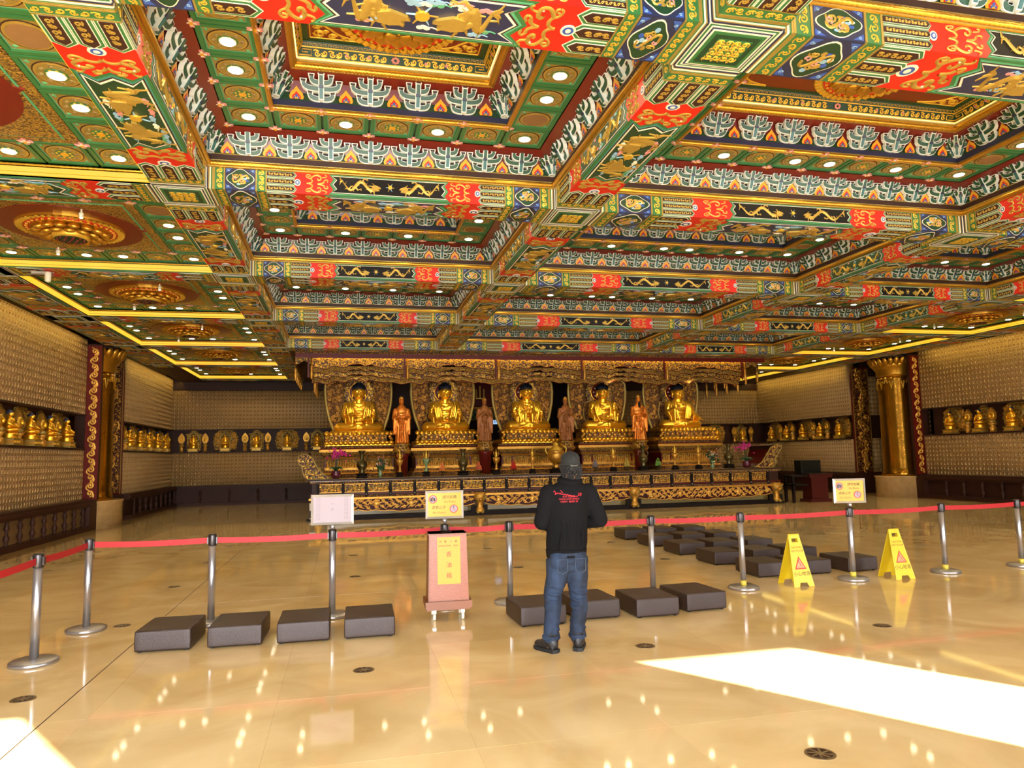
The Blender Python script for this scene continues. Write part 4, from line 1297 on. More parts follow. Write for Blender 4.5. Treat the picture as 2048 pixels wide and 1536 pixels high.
# ================================================================== ALTAR
YA = 21.3
AX0, AX1 = -0.95, 13.95
ZA = 1.17
ITEM = ZA + .004
ALTAR_TOP = pm('altar_top_stone', (150, 128, 78), 0.25, 0, .15, 3)
DARKW = pm('near_black_timber', (26, 17, 13), 0.6, spec=.15)  # the timber's own near-black colour

alt = empty('altar_table', ((AX0 + AX1) / 2, YA, 0)); tag(alt, 'long low altar table with carved gilt panels and dark posts', 'altar')
cxm = (AX0 + AX1) / 2; hw = (AX1 - AX0) / 2
q = MB([])
q.box(-hw + .1, .0, .0, hw - .1, 4.2, .12, DARKW); q.box(-hw + .3, .35, .12, hw - .3, 4.2, .5, ALTAR_TOP)
link('base_plinth', q.mesh('base_plinth'), alt)
q = MB([]); q.box(-hw, -.06, ZA - .07, hw, 4.2, ZA, ALTAR_TOP); q.box(-hw - .04, -.1, ZA - .05, hw + .04, -.02, ZA - .002, DADO)
link('table_top', q.mesh('table_top'), alt)
q = MB([]); q.box(-hw + .05, .02, .66, hw - .05, 4.2, ZA - .07, BROWN); q.box(-hw, -.04, .64, hw, .04, .70, CARVF); q.box(-hw, -.05, ZA - .12, hw, .03, ZA - .07, CARVF); q.box(-hw, -.03, .73, hw, .03, .76, REDL); q.box(-hw - .03, -.12, .585, hw + .03, .03, .64, GOLDO)
link('frieze_rail', q.mesh('frieze_rail'), alt)
posts = [-.73, -.04, .61, 1.29, 1.99, 2.69, 3.37, 4.05, 4.73, 5.43, 6.1, 6.75, 7.4, 8.03, 8.71, 9.4, 10.09, 10.78, 11.47, 12.14, 12.86, 13.49]
rr = random.Random(11)
def relief_panel(seed, w, h):
    q = MB([]); rr = random.Random(seed)
    q.rect(0, 0, w, h, -.01, .0, CARVG)
    q.rect(0, 0, w, .02, 0, .015, GOLDO); q.rect(0, h - .02, w, h, 0, .015, GOLDO)
    for k in range(7):
        cx = w * (k + .5) / 7 + rr.uniform(-.02, .02); hh = h * rr.uniform(.45, .75)
        q.ell((cx, .03 + hh * .38, .012), (.022, hh * .4, .02), GOLDO, 7, 6); q.ell((cx, .03 + hh * .86, .016), (.017, .02, .018), GOLDP, 6, 5)
    for k in range(5):
        q.ribbon(spiral(w * rr.random(), h * rr.uniform(.5, .9), .035, rr.uniform(0, 6), 1.1, 8), .014, 0, .016, GOLDP)
    return q.mesh('relief_panel')
RPAN = [relief_panel(s, .54, .25) for s in range(4)]
q = MB([])
q.box(-.04, -.05, .66, .04, .01, ZA - .06, DARKW)
PBOX = q.mesh('post'); 
q = MB([]); q.ell((0, -.055, .72), .018, SILVER, 8, 6); q.ell((0, -.055, 1.06), .018, SILVER, 8, 6); PSTUD = q.mesh('silver_stud')
for k, px_ in enumerate(posts):
    p_ = link('post', PBOX, alt, T((px_ - cxm, 0, 0))); link('silver_stud', PSTUD, p_)
    if k < len(posts) - 1:
        w = posts[k + 1] - px_ - .08
        link('relief_panel', RPAN[k % 4], alt, frame((px_ + .04 - cxm, -.0, .78), (1, 0, 0), (0, 0, 1), (0, -1, 0)) @ Matrix.Diagonal((w / .54, 1, 1, 1)))
# lower apron with scalloped edge
def apron(x0, x1, seed):
    q = MB([]); q.M = frame((0, -.05, 0), (1, 0, 0), (0, 0, 1), (0, -1, 0))
    n = 36; L = x1 - x0; low = []
    for i in range(n + 1):
        t = i / n
        low.append((x0 + L * t, .27 - .035 * abs(math.sin(t * PI * 9)) + .09 * (abs(2 * t - 1) ** 3) - (.03 if .42 < t < .58 else 0)))
    q.poly(low + [(x1, .59), (x0, .59)], -.04, 0, APRD)
    q.ribbon(low, .03, 0, .03, GCARV)
    rr = random.Random(seed)
    m = int(L / .2)
    for i in range(m):
        for r_ in range(3):
            cx = x0 + L * (i + .5 * (r_ % 2)) / m + rr.uniform(-.02, .02); cy = .36 + .09 * r_ + rr.uniform(-.02, .02)
            s = rr.choice((-1, 1))
            if r_ == 0 and abs(2 * (cx - x0) / L - 1) > .85: continue
            q.ribbon(spiral(cx, cy, .06, rr.uniform(0, 6), s * 1.1, 9), .03, 0, .04, GCARV)
            q.ribbon(bez((cx - .12, cy - .06 * s), (cx - .03, cy + .07), (cx + .03, cy - .07), (cx + .12, cy + .06 * s), 6), [.012, .034, .04, .04, .03, .01], 0, .034, GCARV)
        if i % 5 == 2: q.ell((cx, .44, .01), (.07, .08, .03), GCARV, 8, 6)
    return q.mesh('carved_apron')
legs = [-.72, 3.9, 8.79, 13.75]
for a, b_ in zip(legs, legs[1:]):
    link('carved_apron', apron(a + .15 - cxm, b_ - .15 - cxm, int(a * 10) + 50), alt)
def lion_leg():
    q = MB([])
    q.lathe([(.08, 0), (.13, .03), (.13, .09), (.09, .14), (.08, .24), (.11, .32), (.17, .42), (.19, .5), (.16, .6)], GOLDO, 12, (0, -.06, .08), 1, .7)
    for k in range(12):
        a = 2 * PI * k / 12
        q.ell((.13 * math.cos(a), -.14, .52 + .08 * math.sin(a)), (.035, .05, .035), GOLDP, 6, 5)
    for s in (-1, 1): q.ell((s * .05, -.2, .54), .02, GOLDB, 6, 5); q.ell((s * .07, -.12, .1), (.05, .07, .05), GOLDP, 7, 5)
    q.ell((0, -.21, .47), (.06, .05, .04), GOLDO, 8, 6)
    q.box(-.24, .0, .1, -.1, .1, .3, DARKW); q.box(.1, .0, .1, .24, .1, .3, DARKW)
    return q.mesh('lion_leg')
LEG = lion_leg()
for x in legs: link('lion_leg', LEG, alt, T((x - cxm, -.03, 0)))
q = MB([]); q.box(-hw - .1, .12, -.0, hw + .2, .3, .06, DARKW); q.box(-hw - .02, .15, .06, -hw + .3, .8, .5, MARB3); link('floor_bar', q.mesh('floor_bar'), alt)
# scrolled ends
def scroll_end(sgn, label, x):
    t = empty('scroll_end', (x, YA + .05, ZA + .01)); tag(t, label, 'altar ornament')
    out = [(0, 0), (-.52, 0), (-.62, .08), (-.66, .22), (-.67, .36), (-.76, .43), (-.8, .54), (-.76, .66), (-.64, .71), (-.5, .69), (-.4, .6), (-.3, .4), (-.16, .2), (.1, .02)]
    if sgn > 0: out = [(0, 0), (-.4, .0), (-.5, .1), (-.52, .3), (-.6, .42), (-.72, .56), (-.78, .7), (-.6, .74), (-.38, .66), (-.2, .42), (.0, .16), (.25, .02)]
    out = [(-sgn * x_ if sgn > 0 else x_, y_) for x_, y_ in out]
    q = MB([]); q.M = frame((0, 0, 0), (1, 0, 0), (0, 0, 1), (0, -1, 0))
    q.poly(out, -.08, 0, CARV); link('carved_board', q.mesh('carved_board'), t)
    q = MB([]); q.M = frame((0, 0, 0), (1, 0, 0), (0, 0, 1), (0, -1, 0))
    q.ribbon(out, .03, 0, .03, GOLDP, closed=True)
    xs_ = [p[0] for p in out]
    rr = random.Random(4)
    for cx, cy, r in ((-.62, .55, .11), (-.45, .42, .08), (-.5, .2, .1), (-.3, .2, .09), (-.12, .1, .06), (-.55, .36, .06), (-.38, .06, .05), (-.2, .28, .04)):
        q.ribbon(spiral((-sgn * cx if sgn > 0 else cx), cy, r, rr.uniform(0, 6), 1.4, 12), .026, 0, .03, GOLDP)
    link('gilt_scroll', q.mesh('gilt_scroll'), t)
    q = MB([])
    # curled lacquer sheet behind
    P = [(.05, .02), (-.25, .12), (-.45, .35), (-.55, .6), (-.5, .75), (-.38, .72)]
    P = [(-sgn * a if sgn > 0 else a, b) for a, b in P]
    for (a, b), (c, d) in zip(P, P[1:]):
        q.quad((a, .02, b), (c, .02, d), (c, 1.6, d), (a, 1.6, b), REDL); q.quad((a, .02, b - .02), (a, 1.6, b - .02), (c, 1.6, d - .02), (c, .02, d - .02), DADO)
    link('curled_board', q.mesh('curled_board'), t)
scroll_end(-1, 'openwork gilt scroll rising at the left end of the altar table', -.5)
scroll_end(1, 'gilt scroll and curled red board at the right end of the altar table', 13.35)

# ---- pedestals under the five statues
BXS = [.45, 3.27, 6.08, 8.85, 11.72]
YBU = 23.9
def bevel_rings(q, w, d, prof, mats):
    for (k0, z0), (k1, z1), m_ in zip(prof, prof[1:], mats):
        q_ = q
        a = [(-w - k0, -d - k0, z0), (w + k0, -d - k0, z0), (w + k0, d + k0, z0), (-w - k0, d + k0, z0)]
        b_ = [(-w - k1, -d - k1, z1), (w + k1, -d - k1, z1), (w + k1, d + k1, z1), (-w - k1, d + k1, z1)]
        for i in range(4):
            j = (i + 1) % 4
            q_.quad(a[i], a[j], b_[j], b_[i], m_)
    k1, z1 = prof[-1]
    q.quad((-w - k1, -d - k1, z1), (w + k1, -d - k1, z1), (w + k1, d + k1, z1), (-w - k1, d + k1, z1), mats[-1])
q = MB([])
q.box(-1.06, -.745, .22, 1.06, -.732, .292, GOLDO)
bevel_rings(q, 1.12, .72, [(0, 0), (.06, 0), (.06, .1), (.0, .14), (-.02, .22), (-.06, .26), (-.06, .56), (-.02, .62), (.04, .70), (.1, .78), (.1, .86), (.06, .9), (.08, .97), (0, .97)],
            [REDL, CARVF, GOLDO, CARVF, REDL, REDL, GOLDO, CARVF, CARVGF, GOLDO, REDL, CARVF, GOLDO])
PED = q.mesh('pedestal_body')
q = MB([]); q.M = frame((0, -.68, 0), (1, 0, 0), (0, 0, 1), (0, -1, 0))
rr = random.Random(9)
for x0, x1 in ((-1.02, -.74), (-.68, .68), (.74, 1.02)):
    q.rect(x0, .28, x1, .55, -.01, .01, CARVGF)
    n = int((x1 - x0) / .075)
    for k in range(n):
        cx = x0 + (x1 - x0) * (k + .5) / n; hh = rr.uniform(.14, .22)
        q.ell((cx, .3 + hh * .5, .015), (.022, hh * .5, .025), GOLDO, 6, 5); q.ell((cx, .3 + hh, .02), (.018, .02, .02), GOLDB, 6, 4)
PREL = q.mesh('relief_band')
q = MB([]); q.box(-1.02, -.728, .262, 1.02, -.712, .272, LEDW); PLED = q.mesh('strip_light')
names5 = ['leftmost', 'second from the left', 'middle', 'fourth from the left', 'rightmost']
for k, x in enumerate(BXS):
    t = empty('statue_pedestal', (x, YBU, ZA + .004)); tag(t, 'carved gilt pedestal under the %s large golden statue' % names5[k], 'pedestal', 'pedestals of the five large statues')
    link('pedestal_body', PED, t); link('relief_band', PREL, t); link('strip_light', PLED, t)
# lotus throne + statues
def lotus_throne():
    q = MB([])
    w, d = .92, .62
    bevel_rings(q, w, d, [(.12, 0), (.12, .05), (.0, .1), (-.06, .14), (-.06, .36), (.0, .42), (-.04, .47)], [GOLDS, GOLDS, GOLDS, CARVG, GOLDS, GOLDS])
    return q.mesh('throne_block')
def throne_petals():
    q = MB([])
    for i in range(15):
        x = -1.0 + 2.0 * i / 14
        q.ell((x, -.74, .07), (.085, .05, .07), GOLDS, 8, 6, Matrix.Rotation(.4, 3, 'X'))
        q.ell((x, -.68, .38), (.075, .04, .07), GOLDS, 8, 6, Matrix.Rotation(-.4, 3, 'X'))
    for s in (-1, 1):
        for i in range(8):
            y = -.6 + 1.2 * i / 7
            q.ell((s * 1.03, y, .07), (.05, .085, .07), GOLDS, 8, 6)
        for i in range(7):
            a = i / 6
            q.ell((s * (.98 + .03 * math.sin(a * 9)), -.62 + .03 * math.cos(a * 7), .12 + .3 * a), (.06, .05, .05), GOLDO, 7, 5)
    for i in range(9):
        x = -.72 + 1.44 * i / 8
        q.ell((x, -.585, .24), (.07, .03, .07), GOLDO, 7, 5)
    return q.mesh('throne_petals')
THR, THP = lotus_throne(), throne_petals()

def remesh(mb, name, vox, mat, smooth=4, it=1):
    me = mb.mesh(name + '_src')
    o = bpy.data.objects.new('tmp', me); COL.objects.link(o)
    m_ = o.modifiers.new('r', 'REMESH'); m_.mode = 'VOXEL'; m_.voxel_size = vox; m_.use_smooth_shade = True
    s_ = o.modifiers.new('s', 'SMOOTH'); s_.iterations = smooth; s_.factor = .6
    dg = bpy.context.evaluated_depsgraph_get(); dg.update()
    out = bpy.data.meshes.new_from_object(o.evaluated_get(dg))
    out.name = name
    bpy.data.objects.remove(o)
    out.materials.clear(); out.materials.append(mat)
    out.polygons.foreach_set('use_smooth', [True] * len(out.polygons))
    return out
def limb(mb, pts, rs, sub=5):
    """tapered limb through joints: overlapping balls"""
    for (a, ra), (b, rb) in zip(zip(pts, rs), zip(pts[1:], rs[1:])):
        a, b = Vector(a), Vector(b)
        mb.tube([a, b], [ra, rb], GOLDS, 12)
        mb.ell(a, ra, GOLDS, 12, 8); mb.ell(b, rb, GOLDS, 12, 8)

def hand(mb, wr, d, n, s, sc=1.0, curl=.5, mat=None):
    """palm + four fingers + thumb. wr wrist, d pointing direction, n palm normal, s thumb side (+-1)"""
    d = Vector(d).normalized(); n = Vector(n); n = (n - d * n.dot(d)).normalized(); side = d.cross(n) * s
    wr = Vector(wr); R3 = Matrix((side, d, n)).transposed()
    mb.ell(wr + d * .045 * sc, (.042 * sc, .055 * sc, .02 * sc), GOLDS, 10, 7, R3)
    for k, (o, l) in enumerate(((.03, .075), (.01, .085), (-.01, .08), (-.03, .062))):
        a = wr + side * o * sc + d * .085 * sc; b = a + (d * .6 + n * curl * .4) .normalized() * l * .55 * sc; c = b + (d * (1 - curl) + n * curl).normalized() * l * .5 * sc
        mb.tube([a, b, c], [.0115 * sc, .0105 * sc, .008 * sc], GOLDS, 7); mb.ell(c, .008 * sc, GOLDS, 6, 5)
    a = wr + side * .035 * sc + d * .03 * sc; b = a + (side * .8 + d * .7).normalized() * .04 * sc; c = b + (d + n * .3).normalized() * .03 * sc
    mb.tube([a, b, c], [.014 * sc, .0125 * sc, .009 * sc], GOLDS, 7); mb.ell(c, .009 * sc, GOLDS, 6, 5)

def buddha_body(pose):
    q = MB([])
    # torso
    for z, rx, ry, y in ((.28, .34, .26, .02), (.42, .31, .24, .03), (.58, .33, .23, .04), (.74, .38, .23, .05), (.88, .37, .2, .06), (.97, .25, .15, .06)):
        q.ell((0, y, z), (rx, ry, .14), GOLDS, 20, 12)
    for s in (-1, 1): q.ell((s * .14, -.1, .8), (.15, .09, .09), GOLDS, 12, 9)
    q.tube([(0, .05, .95), (0, .03, 1.14)], [.15, .13], GOLDS, 14)
    # head with long ears and features
    q.ell((0, .02, 1.33), (.2, .2, .25), GOLDS, 20, 14); q.ell((0, -.05, 1.18), (.145, .13, .1), GOLDS, 14, 9)
    q.ell((0, -.2, 1.29), (.032, .045, .065), GOLDS, 8, 8)
    for s in (-1, 1):
        q.ell((s * .215, .04, 1.26), (.028, .045, .14), GOLDS, 8, 8)
        q.ell((s * .08, -.165, 1.37), (.055, .035, .014), GOLDS, 8, 6); q.ell((s * .08, -.165, 1.325), (.05, .03, .016), GOLDS, 8, 6)
    q.ell((0, -.19, 1.2), (.055, .03, .014), GOLDS, 8, 6); q.ell((0, -.185, 1.17), (.045, .03, .016), GOLDS, 8, 6)
    # crossed legs: thighs, shins, soles
    for s in (-1, 1):
        limb(q, [(s * .18, .08, .16), (s * .62, -.12, .15), (s * .05, -.42, .13)], [.19, .17, .12])
        q.ell((s * .62, -.08, .14), (.2, .22, .14), GOLDS, 14, 9)
        q.ell((-s * .22, -.38, .22), (.16, .07, .05), GOLDS, 10, 7)
    q.ell((0, 0, .1), (.74, .46, .1), GOLDS, 26, 10)
    # folds over the lap
    for k in range(5):
        q.tube(bez((-.45 + .08 * k, -.42, .08 + .03 * k), (-.1, -.56, .12 + .03 * k), (.1, -.5, .2 - .01 * k), (.5 - .06 * k, -.34, .2), 8), .018, GOLDS, 6)
    # arms with wide sleeves
    P = {0: ([(-.38, .05, .9), (-.47, -.02, .55), (-.16, -.36, .56)], [(.38, .05, .9), (.47, -.02, .5), (.18, -.38, .40)]),
         1: ([(-.38, .05, .9), (-.48, -.02, .52), (-.1, -.38, .34)], [(.38, .05, .9), (.48, -.02, .52), (.1, -.38, .34)]),
         2: ([(-.38, .05, .9), (-.46, -.06, .54), (-.05, -.34, .62)], [(.38, .05, .9), (.46, -.06, .54), (.05, -.34, .62)]),
         3: ([(-.38, .05, .9), (-.48, -.04, .52), (-.1, -.38, .36)], [(.38, .05, .9), (.47, -.06, .54), (.28, -.34, .7)]),
         4: ([(-.38, .05, .9), (-.46, -.06, .54), (-.26, -.34, .74)], [(.38, .05, .9), (.5, -.08, .55), (.62, -.36, .36)])}[pose]
    for s, arm_ in zip((-1, 1), P):
        limb(q, arm_, [.13, .115, .065])
        e, w_ = Vector(arm_[1]), Vector(arm_[2])
        for k in range(4):      # hanging sleeve
            c = e.lerp(w_, .25 + .2 * k)
            q.tube([c, (c.x + s * .01, c.y, .22)], [.075, .035], GOLDS, 9)
        d = (w_ - e).normalized()
        if pose == 2: hand(q, w_, (0, -.1, 1), (-s, 0, 0), s * -1, 1.5, .15)
        elif pose in (3,) and s > 0 or pose == 4 and s < 0: hand(q, w_, (0, -.2, 1), (0, -1, 0), s, 1.4, .2)
        else: hand(q, w_, d, (0, 0, 1), s, 1.4, .3)
    if pose in (1, 3): q.lathe([(.05, 0), (.09, .03), (.1, .08), (.07, .12)], GOLDS, 12, (0, -.44, .36))
    # collar folds
    for s in (-1, 1):
        for off, rad in ((0, .034), (.07, .026), (.13, .024), (.19, .022)):
            q.tube(bez((s * (.13 + off), .0, 1.04 - off * .3), (s * (.25 + off), -.2, .9), (s * (.2 + off), -.27, .6), (s * (.1 + off), -.29, .34), 10), rad, GOLDS, 7)
        for k in range(4): q.tube(bez((s * .44, -.05 - .05 * k, .86 - .08 * k), (s * .56, -.1, .7 - .06 * k), (s * .54, -.2, .55 - .05 * k), (s * .42, -.28, .42 - .04 * k), 8), .02, GOLDS, 6)
    return remesh(q, 'body', .014, GOLDS, 1)
HAIRB = pm('blue_black_hair', (22, 26, 38), .6, spec=.2)
def buddha_hair():
    q = MB([])
    q.ell((0, .045, 1.47), (.222, .215, .155), HAIRB, 20, 12); q.ell((0, .05, 1.6), (.12, .12, .07), HAIRB, 14, 8)
    for k in range(60):
        a = k * 2.4; z = .02 + .98 * (k + .5) / 60; r = math.sqrt(max(0, 1 - z * z))
        if z < .15: continue
        q.ell((.22 * r * math.cos(a), .045 + .215 * r * math.sin(a), 1.47 + .155 * z), .022, HAIRB, 6, 4)
    return q.mesh('hair')
BHAIR = buddha_hair()
def halo_mesh():
    q = MB([]); q.M = frame((0, .42, 1.36), (1, 0, 0), (0, 0, 1), (0, -1, 0))
    q.disc(0, 0, .3, -.02, .01, REDL, 32); q.disc(0, 0, .085, .01, .03, GOLDP, 16)
    for k in range(8): q.disc(.19 * math.cos(k * PI / 4), .19 * math.sin(k * PI / 4), .03, .01, .025, CREAM, 8)
    q.ribbon([(.385 * math.cos(a), .385 * math.sin(a)) for a in [2 * PI * i / 36 for i in range(36)]], .17, 0, .04, CARVG, closed=True, flat=True)
    q.ribbon([(.305 * math.cos(a), .305 * math.sin(a)) for a in [2 * PI * i / 36 for i in range(36)]], .03, .02, .06, GOLDS, closed=True)
    for k in range(24):
        a = 2 * PI * k / 24
        q.ell((.47 * math.cos(a), .47 * math.sin(a), .02), (.035, .035, .02), GOLDP, 6, 5)
    q.poly([(-.42, -1.3), (.42, -1.3), (.55, -.8), (.5, -.4), (.3, -.22), (-.3, -.22), (-.5, -.4), (-.55, -.8)], -.03, -.01, CARVF)
    q.ribbon([(-.42, -1.3), (-.6, -.8), (-.55, -.42), (-.3, -.26)], .03, -.01, .03, GOLDP); q.ribbon([(.42, -1.3), (.6, -.8), (.55, -.42), (.3, -.26)], .03, -.01, .03, GOLDP)
    return q.mesh('halo')
HALO = halo_mesh()
def mandorla_mesh():
    q = MB([]); q.M = frame((0, .58, 0), (1, 0, 0), (0, 0, 1), (0, -1, 0))
    out = [(-.62, -.3), (.62, -.3), (.8, .1), (.98, .6), (1.09, 1.1), (1.12, 1.5), (1.1, 1.8), (.95, 1.98), (.6, 2.06), (.25, 2.18), (0, 2.28), (-.25, 2.18), (-.6, 2.06), (-.95, 1.98), (-1.1, 1.8), (-1.12, 1.5), (-1.09, 1.1), (-.98, .6), (-.8, .1)]
    q.poly(out, -.06, 0, CARVF)
    q.ribbon([(x * .97, y * .985 + .01) for x, y in out[2:]], .09, 0, .05, GOLDP)
    rr = random.Random(21)
    for k in range(430):
        x, y = rr.uniform(-1, 1), rr.uniform(-.1, 2.2)
        if abs(x) > (.7 + .35 * min(1, max(0, y) / 1.2)) or (abs(x) < .45 and y < 1.75): continue
        q.ribbon(spiral(x, y, rr.uniform(.03, .06), rr.uniform(0, 6.28), rr.choice((-1, 1)) * 1.0, 6), .024, .0, rr.uniform(.025, .05), GOLDO if k % 3 else GCARV)
    return q.mesh('mandorla')
MAND = mandorla_mesh()
desc = ['one hand held across the belly', 'both hands resting in the lap', 'palms pressed together', 'holding a bowl at the lap', 'left hand laid on the knee']
for k, x in enumerate(BXS):
    t = empty('buddha_statue', (x, YBU, ZA + .98)); tag(t, '%s large golden seated statue, %s' % (names5[k], desc[k]), 'statue', 'five large seated statues on the altar')
    link('lotus_throne', THR, t); link('throne_petals', THP, t)
    link('body', buddha_body(k), t, T((0, 0, .44)) @ Matrix.Scale(.98, 4)); link('hair', BHAIR, t, T((0, 0, .44)) @ Matrix.Scale(.98, 4))
    link('halo', HALO, t, T((0, 0, .42))); link('mandorla', MAND, t, T((0, 0, .32)))
    # unseen spot in mid-air before each statue, no lamp body, brightens it
    ld = bpy.data.lights.new('statue_fill_spot', 'SPOT'); ld.energy = 210; ld.color = (1, .82, .5); ld.spot_size = 1.1; ld.spot_blend = .8; ld.shadow_soft_size = .08
    lo = bpy.data.objects.new('statue_fill_spot', ld); COL.objects.link(lo); lo.parent = t; lo.location = (0, -1.75, 2.15)
    lo.rotation_euler = (Vector((0, 1.6, -1.15))).to_track_quat('-Z', 'Y').to_euler()

# ---- standing attendants between them
def attendant(x, z, h, label, robe, beard, y=22.72, hands=0):
    t = empty('standing_statue', (x, y, z)); tag(t, label, 'statue', 'standing figures between the large statues')
    q = MB([])
    for zz, rx, ry in ((.05, .23, .17), (.2, .22, .16), (.4, .2, .15), (.6, .19, .14), (.8, .18, .13), (.98, .2, .13), (1.1, .22, .12), (1.18, .15, .1)):
        q.ell((0, 0, zz), (rx, ry, .13), GOLDS, 16, 9)
    q.tube([(0, 0, 1.2), (0, 0, 1.32)], .055, GOLDS, 10); q.ell((0, -.01, 1.4), (.085, .095, .115), GOLDS, 14, 10); q.ell((0, -.1, 1.385), (.014, .02, .03), GOLDS, 6, 6)
    for s in (-1, 1):
        wr = (s * .04, -.2, 1.0) if hands == 0 else (s * .1, -.2, .85)
        limb(q, [(s * .21, 0, 1.12), (s * .25, -.04, .86), wr], [.07, .075, .045])
        hand(q, wr, (0, -.2, 1) if hands == 0 else (-s, -.3, 0), (-s, 0, 0) if hands == 0 else (0, 0, 1), -s, .9, .2)
        for k in range(3): q.tube([(s * (.24 - .05 * k), -.1, .86), (s * (.26 - .04 * k), -.08, .3 + .12 * k)], [.06, .03], GOLDS, 8)
    for k in range(7):
        a = -2.6 + .35 * k * 1.1
        q.tube([(.19 * math.cos(a), .14 * math.sin(a), .8), (.24 * math.cos(a), .18 * math.sin(a), .02)], [.012, .026], GOLDS, 6)
    link('robed_body', remesh(q, 'robed_body', .02, robe, 2), t, Matrix.Scale(h / 1.55, 4))
    q = MB([]); q.ell((0, .02, 1.46), (.08, .085, .07), NAVY if beard else GOLDO, 12, 8); q.lathe([(.07, 0), (.085, .04), (.05, .1), (.02, .12)], GOLDO, 12, (0, 0, 1.47))
    if beard: q.ell((0, -.09, 1.22), (.05, .035, .13), BLACK, 10, 8)
    link('headdress', q.mesh('headdress'), t, Matrix.Scale(h / 1.55, 4))
    q = MB([]); q.lathe([(.26, -.3), (.3, -.22), (.24, -.15), (.24, -.06), (.3, 0)], CARVG, 18); q.lathe([(.18, -1.0), (.2, -.4), (.26, -.3)], REDL, 14)
    link('pedestal', q.mesh('pedestal'), t)
ROBE1 = pm('copper_gold_robe', (222, 130, 46), .32, .75, .25, 8, .4, 30); ROBE2 = pm('dark_wood_robe', (150, 92, 44), .45, .4, .3, 8, .4, 30)
attendant(1.73, 2.17, 1.45, 'standing gilded robed figure between the first and second large statues', ROBE1, False, hands=1)
attendant(4.37, 2.2, 1.38, 'standing brown wooden figure between the second and middle statues', ROBE2, False)
attendant(7.09, 2.18, 1.42, 'standing brown wooden figure with joined hands right of the middle statue', ROBE2, False)
attendant(9.67, 2.15, 1.52, 'standing orange robed figure with long black beard', ROBE1, True, hands=1)

# ---- canopy
def canopy():
    t = empty('altar_canopy', (6.3, 22.45, 0)); tag(t, 'carved gilt canopy with layered wavy valances above the statues', 'canopy')
    xs = [-.98, 1.9, 4.8, 7.68, 10.62, 13.54]
    q = MB([]); q.box(-7.75, -.1, 4.80, 8.0, -.085, 4.84, REDL); q.box(-7.75, -.1, 4.84, 8.0, .05, 4.93, REDL); q.box(-7.75, -.1, 4.93, 8.0, .0, 5.0, CARVF); q.box(-7.75, 0, 4.9, 8.0, 3.6, 4.99, BROWN)
    link('cornice', q.mesh('cornice'), t)
    for k in range(5):
        x0, x1 = xs[k] - 6.3, xs[k + 1] - 6.3
        for lay in range(4):
            q = MB([]); q.M = frame((0, .02 + .12 * lay, 0), (1, 0, 0), (0, 0, 1), (0, -1, 0))
            zb = 4.50 - .14 * lay; zt = 4.86 if lay == 0 else zb + .22
            low = []
            n = 40
            for i in range(n + 1):
                u = i / n; d = abs(u - .5) * 2
                st = .1 if d < .28 else (.05 if d < .62 else 0)
                low.append((x0 + (x1 - x0) * u, zb + st + .028 * math.sin(u * PI * 2 * 5 + (0 if lay % 2 else .4)) + (.05 * (1 - d / .1) if d < .1 else 0)))
            q.poly(low + [(x1, zt), (x0, zt)], -.03, 0, CARVG if lay % 2 == 0 else CARVGF)
            q.ribbon([(a, b - .004) for a, b in low], .022, 0, .014, REDL)
            q.ribbon([(a, b + .02) for a, b in low], .012, 0, .016, GOLDO)
            for j in range(16 if lay == 0 else 12):
                cx = x0 + (x1 - x0) * (j + .5) / (16 if lay == 0 else 12)
                q.ribbon(spiral(cx, zb + .16 + (.08 if lay == 0 else 0), .06, 0, (-1) ** j * 1.1, 9), .02, 0, .022, GOLDP)
            if lay == 0:
                for j in range(8):
                    cx = x0 + (x1 - x0) * (j + .5) / 8
                    q.ribbon(bez((cx - .16, 4.76), (cx - .05, 4.88), (cx + .05, 4.66), (cx + .16, 4.78), 8), .024, 0, .026, GOLDB)
            link('valance', q.mesh('valance'), t)
    link('strip_light', (lambda qq: (qq.box(-7.2, -.075, 4.825, 7.3, -.06, 4.838, LEDC), qq.mesh('strip_light'))[1])(MB([])), t)
    def pendant(L):
        q = MB([])
        q.lathe([(.025, .0), (.025, -L * .45), (.05, -L * .47), (.035, -L * .52), (.05, -L * .56), (.03, -L * .62), (.045, -L * .7), (.05, -L * .84), (.03, -L * .88), (.045, -L * .92), (.02, -L)], GOLDO, 10)
        return q.mesh('pendant')
    PD = [pendant(.75), pendant(.95)]
    for k, x in enumerate(xs):
        link('pendant', PD[0], t, T((x - 6.3, -.06, 4.9)))
        q = MB([]); q.box(-.025, -.04, 4.2, .025, .0, 4.9, REDL); link('hanger_post', q.mesh('hanger_post'), t, T((x - 6.3 - .09, -.02, 0)))
    for s, xe in ((-1, -1.45 - 6.3), (1, 14.1 - 6.3)):
        for k in range(9):
            u = k / 8
            link('pendant', PD[k % 2], t, T((xe - s * (.55 if k % 2 else 0), .1 + 3.0 * u, 4.86 - (.12 if k % 2 else 0))))
        q = MB([])
        n = 10
        for i in range(n):
            y0, y1 = 3.2 * i / n, 3.2 * (i + 1) / n
            z0 = 4.45 - .08 * abs(math.sin(i * 1.3)); z1 = 4.45 - .08 * abs(math.sin((i + 1) * 1.3))
            q.quad((xe, y0, z0), (xe, y1, z1), (xe, y1, 4.9), (xe, y0, 4.9), CARVGF)
        q.M = frame((0, 0, 0), (1, 0, 0), (0, 0, 1), (0, -1, 0))
        a, b_ = sorted((xe, xe - s * .5))
        q.poly([(a, 4.6), (a + .12, 4.64), (a + .25, 4.72), (b_ - .12, 4.64), (b_, 4.6), (b_, 4.9), (a, 4.9)], -.02, .02, CARVG)
        link('side_valance', q.mesh('side_valance'), t)
canopy()

